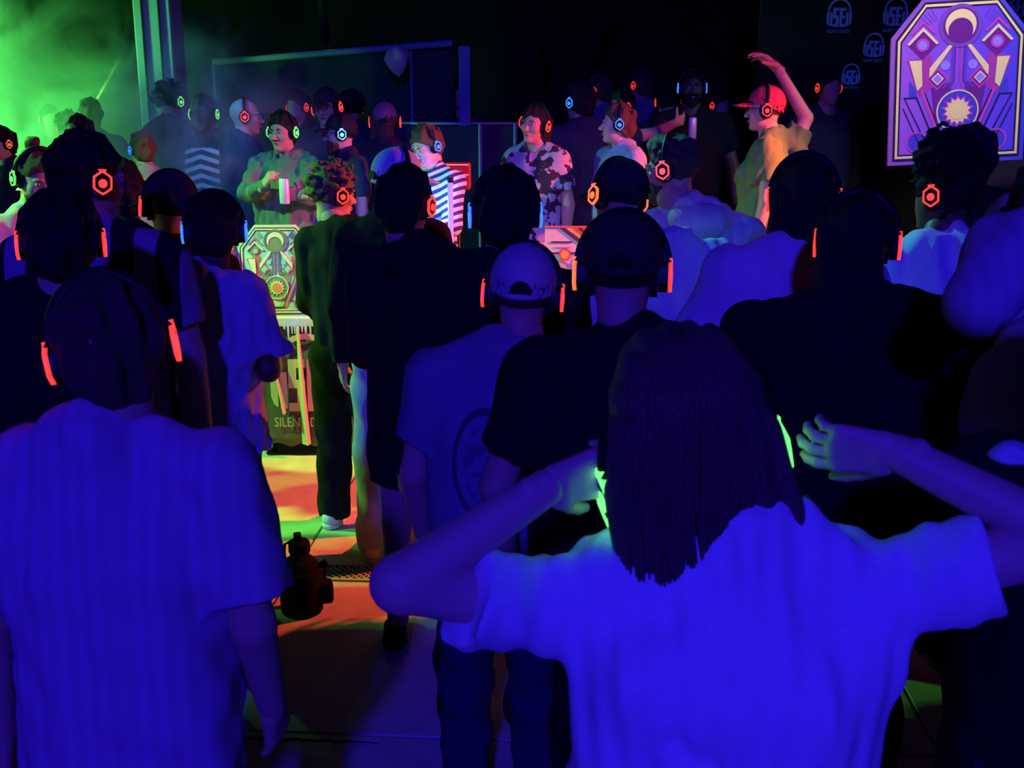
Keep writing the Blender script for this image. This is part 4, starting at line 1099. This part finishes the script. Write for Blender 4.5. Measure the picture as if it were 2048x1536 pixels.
def bands_mat():
    m = fabric('banded_shirt', (.3, .3, .5))
    def f(nt, s):
        X = SEP(nt, s); t = MATH(nt, 'SINE', MATH(nt, 'ADD', MATH(nt, 'MULTIPLY', X[2], 120.0), MATH(nt, 'MULTIPLY', X[0], 60.0)))
        return MIX(nt, MATH(nt, 'GREATER_THAN', t, .0), (.04, .04, .12), (.55, .6, .85))
    return nodes_color(m, f)
M['banded_shirt'] = bands_mat()

DN = (None, None)
# ---- the woman in front, both hands at her headphones
Ew, Ww, Sw = at(800, 1168, 1.46), at(1092, 975, 1.545), at(1120, 1220, 1.555)
Er, Wr, Sr = at(2150, 1085, 1.47), at(1795, 905, 1.565), at(1745, 1170, 1.555)
person('woman', 1374, 650, 1.55, 'woman with long brown hair in a pale melange tee lifting both hands to her headphones', 'the long-haired woman in the pale tee', fem=True, wide=1.12, bodyx=at(1452, 1300, 1.55).x,
       head=(12, 4, -9), hoff=(0, .0), arms=(('pt', Ew, Ww, Sw), ('pt', Er, Wr, Sr)), hair=('woman', 'hair_long'), skin='skin_pale', hq=.0055,
       top=dict(m='melange_tee', hem=.82, loose=1.22, amp=.006, sl=.60, sr=.082, creases=(((-.25, -.14, 1.44), (-.20, -.17, 1.20), .008, .013), ((.26, -.14, 1.46), (.23, -.17, 1.24), .008, .013), ((.20, -.14, 1.47), (.17, -.17, 1.30), .010, .010), ((-.14, -.12, 1.42), (-.05, -.15, 1.34), .010, .008), ((.10, -.16, 1.38), (.04, -.17, 1.05), .02, .008), ((-.10, -.16, 1.2), (.16, -.17, .98), .020, .008), ((-.17, -.15, 1.08), (.05, -.17, .96), .02, .007), ((.30, -.12, 1.42), (.30, -.14, 1.30), .010, .007))),
       bottom=dict(m='black_denim'), hands=((.50, .55, .6, .7), (.42, .48, .55, .6)), thumb=.5, palm=((.55, .8, .1), (-.55, .8, .1), (.80, .42, .10), (-.88, .30, -.02)))
pw_ = PEOPLE['woman']
hl, hr_ = at(1210, 998, 1.575), at(1556, 890, 1.63)
vx = (hr_ - hl).normalized(); vy = (Vector((-.1, 1, .12)) - vx * vx.dot(Vector((-.1, 1, .12)))).normalized(); vz = vx.cross(vy)
hpm = Matrix((vx, vy, vz)).transposed().to_4x4(); hpm.translation = (hl + hr_) / 2
headphones(hpm, 'green', 'headphones glowing green between the hands of the long-haired woman', scale=(hr_ - hl).length / 2 / .103)
def strands():
    r = random.Random(5); mb = MB()
    zs = [-.32, -.20, -.10, 0, .04]; rx = [.125, .118, .122, .118, .104]; ry = [.045, .055, .082, .090, .090]; cyy = [-.06, -.06, -.045, -.04, -.03]; cxx = [0, -.01, -.008, 0, 0]
    for i in range(190):
        ph = R(r.uniform(-105, 105)); zend = r.uniform(-.30, -.19) + .03 * math.cos(ph) * r.random(); zend = max(zend, -.205) if -.02 < .125 * math.sin(ph) < .075 else zend; pts = []; n = 13
        jit = r.uniform(-.05, .05); wob = r.uniform(0, 6)
        for k in range(n):
            f = k / (n - 1)
            if f < .35:
                a = f / .35 * math.pi / 2 * .92 + .08; q = (.102 * math.sin(a), .120 * math.sin(a), .113 * math.cos(a)); p = Vector((q[0] * math.sin(ph), -.016 - q[1] * math.cos(ph), .04 + q[2]))
            else:
                z = .04 + (zend - .04) * (f - .35) / .65
                X, Y = np.interp(z, zs, rx), np.interp(z, zs, ry); p = Vector((np.interp(z, zs, cxx) + (X + .002) * math.sin(ph + jit * f), np.interp(z, zs, cyy) - (Y + .002) * math.cos(ph + jit * f), z))
                p.x += .006 * math.sin(wob + f * 5) * f
            pts.append(p)
        mb.tube(pts, [.0015 + .0028 * math.sin(math.pi * min(1, .1 + .9 * k / (n - 1))) for k in range(n)], 5)
    o = mb.build('hair_strands', M['hair_long'], pw_['root'], True); o.matrix_local = pw_['HM']; o['kind'] = 'stuff'
strands()
# ---- the man in the violet shirt on the left
person('violet_shirt', 203, 566, 1.9, 'man with short dark hair in a violet lit striped short-sleeved shirt seen from behind', 'the man in the violet lit shirt', bodyx=at(235, 1100, 1.9).x, wide=1.06,
       arms=(((-.17, -.02, -1), (-.06, .10, -1)), ((.16, -.06, -1), (.0, .42, -.9))), hair=('short', 'hair_brown'), hq=.006, skin='skin', hps=1.06,
       head=(14, -8, -8), top=dict(m='seersucker', hem=.80, loose=1.12, amp=.006, sl=.80, sr=.088, creases=(((-.12, -.13, 1.30), (-.19, -.14, .98), .014, .009), ((-.05, -.15, 1.28), (-.14, -.15, .96), .014, .008), ((.20, -.11, 1.30), (.18, -.12, 1.05), .012, .010), ((.12, -.15, 1.10), (.16, -.14, .9), .018, .006))), hp='red')
# ---- rows of backs
person('left_edge', 105, 388, 2.9, 'man in black at the edge, head level with the striped shirt before him', 'the man in black in front of the striped shirt', bodyx=at(52, 700, 2.9).x, wide=1.08, hair=('short', 'hair_black'), top=dict(m='black_cloth', sleeve='long', loose=1.1), hp='red', head=(18, -6, 0))
person('striped', 166, 262, 3.6, 'tall man with thick black hair in a dark shirt with broad violet stripes', 'the man in the striped shirt', wide=1.1, hair=('thick', 'hair_black'), head=(-52, -4, 0), top=dict(m='striped_cloth', loose=1.1), hp='red', face=True, bottom=dict(m='black_denim'))
person('red_face', 228, 320, 4.62, 'person in black with a red lit face between the striped shirt and the dark cap', 'the person behind the striped shirt', hair=('short', 'hair_black'), head=(35, 0, -8), top=dict(m='black_cloth', sleeve='long'), hp='red', hq=.009, face=True)
person('brim_cap', 330, 345, 4.36, 'person in black wearing a dark cap with its brim to one side', 'the person whose dark cap brim points aside', hair=('crop', 'hair_black'), cap=('cap_black', 42, -6), head=(22, -8, 6), top=dict(m='black_cloth', sleeve='long'), hp='red')
person('hand_behind', 420, 382, 4.0, 'man in a loose blue lit tee holding one arm behind his back', 'the man with an arm behind his back', wide=1.1, hair=('thick', 'hair_black'), skin='skin_dark', head=(11, -10, 0), bodyx=at(394, 650, 4.0).x, shoes='shoe_black',
       arms=(((-.20, -.28, -1), (1.0, -.02, .13)), ((.20, -.12, -1), (-.15, .95, .05))), palm=((0, -1, 0), None), top=dict(m='blue_tee', hem=.80, loose=1.2, amp=.007, sl=.80, sr=.10), bottom=dict(m='black_denim', w=1.25), hp='blue', hps=1.04)
person('curly', 655, 318, 5.25, 'man with curly hair all in black wearing white sneakers', 'the curly-haired man in black', bodyx=at(700, 700, 5.25).x, wide=.95, hair=('curly', 'hair_curl'), head=(-42, -3, 0), yaw=-14, face=True, arms=(((-.10, .15, -1), (.1, .8, -.6)), ((.12, .10, -1), (-.2, .8, -.5))), top=dict(m='black_cloth', sleeve='long', hem=.90, loose=1.0, amp=.006), bottom=dict(m='black_denim', w=1.15), shoes='shoe_white', hp='red')
person('black_hoodie', 806, 335, 3.95, 'man in a black hoodie and short black shorts seen from behind', 'the man in the black hoodie and shorts', bodyx=at(840, 620, 3.95).x, wide=.96, hair=('short', 'hair_black'), head=(-22, -6, 0), top=dict(m='black_cloth', sleeve='long', loose=1.12, hem=.84, hood=True), bottom=dict(m='black_denim', kind='shorts', cut=.66), skin='skin', hp='red', arms=(((-.06, .22, -1), (.35, .7, -.3)), ((.12, .2, -1), (-.3, .7, -.3))))
person('pale_cap', 792, 298, 4.85, 'man in a pale blue cap and light jeans half hidden by the black hoodie', 'the man in the pale blue cap', bodyx=at(795, 800, 4.85).x, wide=.92, hair=('crop', 'hair_brown'), cap=('cap_paleblue', 0), head=(-58, -10, 0), top=dict(m='black_cloth', hem=.92, sleeve='long'), bottom=dict(m='light_denim', w=1.12), shoes='shoe_white', hp='orange')
person('dark_tall', 1010, 342, 3.35, 'dark-haired man in black standing before the glowing violet pole', 'the dark-haired man before the violet pole', bodyx=at(985, 700, 3.35).x, wide=1.12, hair=('short', 'hair_black'), head=(4, -5, 0), top=dict(m='black_cloth', sleeve='long', loose=1.1), hp='blue')
person('white_cap', 1046, 492, 2.88, 'man in a white cap and a grey tee with an oval print on the back', 'the man in the white cap', bodyx=at(1000, 850, 2.88).x, wide=1.02, hair=('crop', 'hair_brown'), cap=('cap_white', 0, -4), head=(-4, -8, 3), top=dict(m='print_tee', loose=1.12, hem=.80), hp='red', arms=(((-.18, .05, -1), (.05, .5, -1)), ((.18, .05, -1), (.0, .5, -1))), bottom=dict(m='navy_cloth'))
person('dark_cap', 1250, 430, 2.55, 'broad man in a plain black tee and a black cap seen from behind', 'the man in the black cap and black tee', bodyx=at(1268, 760, 2.55).x, wide=1.22, hair=('crop', 'hair_black'), cap=('cap_black', 0, -6), head=(-8, -10, 0), top=dict(m='black_cloth', loose=1.12, hem=.80), hp=('red', 'orange'), hcol='red and orange', arms=(((-.32, .0, -1), (.1, .35, -1)), ((.3, .0, -1), (0, .4, -1))))
person('white_tee', 1240, 320, 4.2, 'man in a black cap and a bright white tee behind the broad man', 'the man in the white tee and black cap', bodyx=at(1318, 500, 4.2).x, wide=1.1, hair=('crop', 'hair_black'), cap=('cap_black', 15, -4), head=(30, -12, 10), top=dict(m='white_tee', loose=1.2, hem=.98, amp=.006), bottom=dict(m='black_denim'), hp='orange', hq=.009)
person('white_hoodie', 1348, 268, 4.6, 'bearded man with glasses and swept up hair in a white hoodie', 'the man in glasses and white hoodie', bodyx=at(1392, 500, 4.6).x, hair=('quiff', 'hair_brown'), head=(62, -6, 0), top=dict(m='hoodie_white', sleeve='long', hood=True, loose=1.2, amp=.008, hem=.80), beard=(.010, 'hair_brown'), glasses=True, hp='pink', face=True, bottom=dict(m='tan_cloth'), hq=.009)
person('sleeve', 1618, 312, 3.5, 'long-haired person in a white tee with one pale sleeve showing beside the red skirted booth', 'the long-haired person in the white tee', bodyx=at(1590, 560, 3.5).x, wide=1.12, hair=('long', 'hair_black'), head=(-14, 2, 0), top=dict(m='white_tee', loose=1.16, sl=.92, sr=.10, hem=.92, amp=.007), bottom=dict(m='black_denim', w=1.2), hps=1.02, hp='red', arms=(((-.30, .08, -1), (.2, .6, -.5)), None), skin='skin_dark')
person('dark_mass', 1728, 388, 2.95, 'big person in black with long dark hair at the side of the long-haired woman', 'the big person in black', bodyx=at(1715, 700, 2.95).x, wide=1.5, hair=('long', 'hair_black'), head=(-17, -4, 0), top=dict(m='black_cloth', sleeve='long', loose=1.25, hem=.70), bottom=dict(m='black_denim', w=1.2), hps=1.02, hp='red', skin='skin_dark')
person('afro', 1905, 262, 3.85, 'person with a dark afro bun in a loose white tee before the purple panel', 'the person with the afro bun', bodyx=at(1885, 500, 3.85).x, wide=.98, hair=('afro', 'afro'), head=(48, -6, 4), skin='skin_dark', top=dict(m='cyan_tee', loose=1.18, amp=.008, sl=.85, sr=.092), bottom=dict(m='dark_cloth'), hp='red', arms=(((-.3, .3, -1), (.2, .8, -.1)), ((.25, .1, -1), (.1, .4, -.9))))
person('beanie', 1952, 250, 4.35, 'person in a dark cap half hidden behind the afro bun', 'the person half hidden behind the afro', hair=('short', 'hair_black'), cap=('cap_black', 0, 4), head=(-20, 0, 0), top=dict(m='black_cloth', sleeve='long'), skin='skin_dark', bodyx=at(1975, 500, 4.35).x)
person('edge_violet', 2128, 330, 2.4, 'person at the frame edge in a violet lit long-sleeved shirt raising a forearm', 'the person at the frame edge', bodyx=at(2175, 700, 2.4).x, wide=1.1, hair=('short', 'hair_black'), head=(10, 0, 0), top=dict(m='seersucker', sleeve='long', loose=1.15, hem=.84), bottom=dict(m='dark_cloth', w=1.3),
       arms=(('pt', at(1955, 610, 2.3), at(1985, 470, 2.45), at(2060, 500, 2.38)), None), hq=.008)
person('edge_bare', 2235, 560, 1.85, 'bare-armed person in dark clothes low behind the pale sleeve of the woman', 'the bare-armed person in dark clothes', bodyx=at(2180, 1100, 1.85).x, wide=1.1, hair=('short', 'hair_black'), top=dict(m='black_cloth', loose=1.1), bottom=dict(m='dark_cloth', w=1.3), arms=(((-.45, .05, -1), (-.1, .3, -1)), None), hq=.009)
# white cap bill / folded cloth at the right edge
wc = at(2040, 912, 1.80); 
cb = Field().u(ell((0, 0, 0), (.06, .045, .015))).u(ell((.02, .0, .012), (.05, .04, .012)), .01).disp(waves(4, .004, 60, 60, 60)); cb.lo, cb.hi = (-.09, -.08, -.05), (.1, .08, .06)
v_, f_ = surf_of(cb, .004); wo = link('folded_cloth', mesh('folded_cloth', v_, f_, M['cyan_tee']), None, wc); tag(wo, 'small folded white cloth held by the bare-armed person at the frame edge', 'cloth')
# ------------------------------------------------------------------ performers and people on the stage
SB = .33
person('dj_left', 58, 282, 5.15, 'man with a hair bun in a green lit pale sweater looking down', 'the man with the bun in the green light', yaw=-118, hair=('bun', 'hair_brown'), head=(-18, -22, 0), face=True, top=dict(m='hoodie_white', sleeve='long', loose=1.15, amp=.007), beard=(.006, 'hair_brown'), hp='green_far', arms=(((-.2, .3, -1), (.4, .8, -.2)), ((.2, .4, -1), (-.3, .8, -.1))), hq=.009)
person('dj_left_two', 105, 312, 5.8, 'man in a pale cap half hidden by the striped shirt', 'the man in the pale cap', yaw=150, hair=('crop', 'hair_brown'), cap=('cap_white', 0), head=(0, -14, 0), face=True, top=dict(m='dark_cloth', sleeve='long'), hq=.010)
hk1 = dict(m='hoodie_green', sleeve='long', hood=True, loose=1.2, amp=.008)
person('hoodie', 566, 224, 7.2, 'moustached man in a green hoodie facing the crowd with a can in his hand', 'the man in the green hoodie', base=SB, yaw=168, hair=('short', 'hair_black'), beard=(.004, 'hair_brown'), head=(-8, -3, 0), face=True, top=hk1, hp='green', arms=(('pt', at(634, 392, 7.1), at(607, 392, 6.86)), ('pt', at(500, 385, 7.05), at(527, 372, 6.86))), hands=(.95, 1.25), thumb=1.0, palm=((0, -1, .1), (-.6, -.6, -.3), (1, .05, .1), (-.5, .2, .6)), hq=.009, bottom=dict(m='black_denim'))
person('lanyard_cap', 686, 226, 7.5, 'stout man in a dark cap and glasses turned aside', 'the stout man in dark cap and glasses', base=SB, yaw=120, wide=1.15, hair=('crop', 'hair_black'), cap=('cap_black', 0), head=(-16, -2, 0), face=True, glasses=True, beard=(.006, 'hair_brown'), top=dict(m='navy_cloth', loose=1.15), hp='cyan', hcol='pale blue', skin='skin_pale', hq=.009)
person('bright_face', 857, 250, 7.05, 'performer with a brightly lit blue and white face bending over the booth', 'the performer with the bright face', base=SB - .1, yaw=150, hair=('short', 'hair_brown'), head=(-12, -24, 0), face=True, skin='skin_pale', top=dict(m='banded_shirt', sleeve='long', loose=1.05), hp='blue', arms=(((-.2, .45, -1), (.2, .9, -.1)), ((.2, .45, -1), (-.2, .9, -.1))), hq=.009)
person('grey_shirt', 1243, 207, 7.25, 'man in a pale grey-blue shirt in profile with blue headphones', 'the man in the pale grey-blue shirt', base=SB, yaw=110, wide=1.1, hair=('short', 'hair_brown'), head=(-18, 2, 0), face=True, skin='skin_pale', top=dict(m='shirt_blue', loose=1.15), hp='blue', hq=.009)
person('splatter', 1073, 207, 7.35, 'long-haired woman in a dark splattered tee on the stage', 'the woman in the splattered tee', base=SB, yaw=155, fem=True, hair=('long', 'hair_black'), head=(-6, 0, -8), face=True, top=dict(m='splatter_tee', sleeve='short', loose=1.1), bottom=dict(m='black_denim'), hp='red', hq=.010)
person('pointing', 1162, 166, 7.95, 'person in a navy tee and tan trousers reaching an arm across', 'the person in the navy tee and tan trousers', base=SB, yaw=15, hair=('short', 'hair_black'), head=(30, 0, 0), top=dict(m='navy_cloth', loose=1.15), bottom=dict(m='tan_cloth', w=1.15), hp='blue', arms=(((-.5, -.3, -.85), (-.2, .5, -.7)), ((1.0, -.15, .12), (.8, .5, .25))), hq=.010, bodyx=at(1165, 300, 7.95).x)
person('tall_dark', 1385, 140, 8.75, 'tall bearded man in a black tee holding a pale can on the stage', 'the tall man in the black tee', base=SB, yaw=176, wide=1.1, hair=('crop', 'hair_black'), skin='skin_dark', head=(0, 0, 0), face=True, beard=(.008, 'hair_black'), top=dict(m='black_cloth', loose=1.15), hp='blue', arms=(((-.3, .2, -1), (-.1, .3, -1)), ((.25, .3, -1), (-.15, .55, .8))), hands=(.4, 1.1), palm=(None, (-.8, .5, .1)), hq=.010)
person('waving', 1532, 172, 7.05, 'man in a red cap and green jacket waving one arm overhead', 'the man waving in the red cap', base=SB, yaw=78, wide=1.1, hair=('crop', 'hair_brown'), cap=('cap_red', 0), head=(6, 0, 0), face=True, skin='skin_pale', glasses=True, top=dict(m='jacket_green', sleeve='short', loose=1.25, amp=.007, hem=.82), bottom=dict(m='dark_cloth'), hp='red',
       arms=(None, ('pt', at(1612, 236, 7.15), at(1556, 138, 7.1), at(1585, 300, 7.1))), palm=(None, (-.3, .45, -.8), None, (-.15, .73, .55)), hands=(.4, (.42, .36, .40, .5)), hsc=1.2, hq=.008, bodyx=at(1540, 330, 6.95).x)
person('bald', 482, 198, 7.9, 'bald man in navy turned to the pillar side with glasses', 'the bald man in navy', base=SB, yaw=-60, hair=None, head=(-20, 0, 0), face=True, glasses=True, skin='skin', top=dict(m='navy_cloth', loose=1.2), hp='red', hq=.010)
person('rib_shirt', 408, 192, 8.45, 'person in a black shirt printed with pale ribs', 'the person in the rib print shirt', base=SB, yaw=172, hair=('short', 'hair_black'), head=(0, 0, 0), face=True, skin='skin_dark', top=dict(m='rib_print', loose=1.1), hp='green_far', hcol='green', hq=.010)
person('pillar_person', 332, 158, 8.95, 'dim person standing in the haze against the pillar', 'the dim person against the pillar', base=SB, yaw=-30, hair=('curly', 'hair_black'), top=dict(m='dark_cloth', sleeve='long'), hp='green_far', hcol='green', hq=.012)
person('back_cap', 655, 178, 8.6, 'man in a dark cap and glasses at the back facing the crowd', 'the man in dark cap and glasses at the back', base=SB, yaw=170, hair=('crop', 'hair_black'), cap=('cap_black', 0), face=True, glasses=True, head=(-6, 0, 6), top=dict(m='navy_cloth'), hp='red', hq=.011)
person('pink_cap', 768, 204, 8.0, 'person with long hair in a dusky pink cap seen from behind', 'the person in the dusky pink cap', base=SB, yaw=0, hair=('long', 'hair_brown'), cap=('cap_pink', 0), head=(0, 2, 0), top=dict(m='dark_cloth', loose=1.1), hp='red', hq=.011)
# cans in hands
def can(name, label, C, tilt=(0, 0, 0), m_='can_silver'):
    o = empty(name, C, tilt); tag(o, label, 'can')
    MB().lathe([(.0, 0), (.026, 0), (.031, .008), (.031, .145), (.027, .155), (.0, .155)], (0, 0, 0), 20).build('can_body', M[m_], o, True)
    MB().lathe([(.0, .152), (.027, .154), (.027, .158), (.024, .156), (.0, .155)], (0, 0, 0), 20).build('rim', M['metal'], o, True)
    MB().box((.006, 0, .159), (.022, .012, .003)).build('pull_tab', M['metal'], o)
ph_ = PEOPLE['hoodie']
can('can', 'tall silver can held by the man in the green hoodie', at(570, 408, 6.83))
ph2 = PEOPLE['tall_dark']
can('can', 'pale can held by the tall man in the black tee', at(1384, 278, 8.40))
# dim people further back: a few kinds, each then copied with all its parts
protos = []
for k, (hr, tp_, yw) in enumerate(((('short', 'hair_black'), 'dark_cloth', 150), (('curly', 'hair_black'), 'navy_cloth', 20), (('long', 'hair_black'), 'dark_cloth', 200), (('short', 'hair_brown'), 'grey_tee', 60))):
    protos.append((hr, tp_, yw))
def copy_tree(o, parent=None):
    c = o.copy(); COL.objects.link(c); c.parent = parent
    for ch in o.children: copy_tree(ch, c)
    return c
FAR = [(597, 182, 9.6, 0, 'red_far', 'behind the man in dark cap and glasses, nearer the bald man'), (703, 178, 9.95, 1, 'red_far', 'behind the man in dark cap and glasses, nearer the pink cap'),
       (913, 158, 10.4, 2, 'red_far', 'alone in front of the end post of the pipe frame'), (1204, 150, 9.8, 3, 'red_far', 'with pale shoulders behind the pointing person'),
       (1246, 178, 9.2, 0, 'red_far', 'right behind the head in blue headphones'), (1288, 138, 10.3, 3, 'red_far', 'between the pointing person and the tall man'),
       (1338, 168, 9.4, 1, 'red_far', 'at the shoulder of the tall man'), (1656, 138, 8.9, 2, 'red_far', 'before the banner wall beside the waving arm'),
       (160, 228, 8.2, 0, 'orange_far', 'in the green haze above the striped shirt'), (180, 196, 8.8, 3, 'blue_far', 'in the green haze under the thin beam'),
       (284, 262, 7.0, 3, 'blue_far', 'in the haze between the striped shirt and the dark cap'), (368, 205, 10.2, 1, 'red_far', 'between the pillar and the rib print shirt'),
       (98, 208, 9.8, 2, 'orange_far', 'deep in the green haze near its brightest part'), (136, 226, 9.15, 1, 'orange_far', 'in the green haze between two other dim figures'),
       (6, 252, 8.0, 0, 'orange_far', 'at the frame edge in the green haze'), (2040, 110, 8.6, 0, 'red_far', 'behind the far edge of the purple panel'), (1435, 180, 9.9, 2, 'red_far', 'between the tall man and the waving man')]
built = {}
for px, py, D, k, col, where in FAR:
    hr, tp_, yw = protos[k]
    if k not in built:
        r_ = person('far%d' % k, px, py, D, 'dim person ' + where, 'the dim person', base=SB, yaw=yw, hair=hr, top=dict(m=tp_, sleeve='long' if k % 2 == 0 else 'short', loose=1.12), hq=.013, face=False, group='dim people at the back', bottom=dict(m='dark_cloth'))
        built[k] = (r_, PEOPLE['far%d' % k])
        root = r_; s = PEOPLE['far%d' % k]['s']
    else:
        src, info = built[k]; root = copy_tree(src); P0 = at(px, py, D); s = (P0.z - SB - .02) / 1.75
        root.matrix_world = Matrix.Translation((P0.x, D, SB)) @ Matrix.Rotation(R(yw + (px * 37 % 50) - 25), 4, 'Z') @ Matrix.Diagonal((s, s, s, 1))
        root['label'] = 'dim person ' + where
    bpy.context.view_layer.update()
    headphones(root.matrix_world @ built[k][1]['HM'], col, 'headphones glowing ' + col.split('_')[0] + ' ' + where, group='glowing headphones at the back', scale=.92)
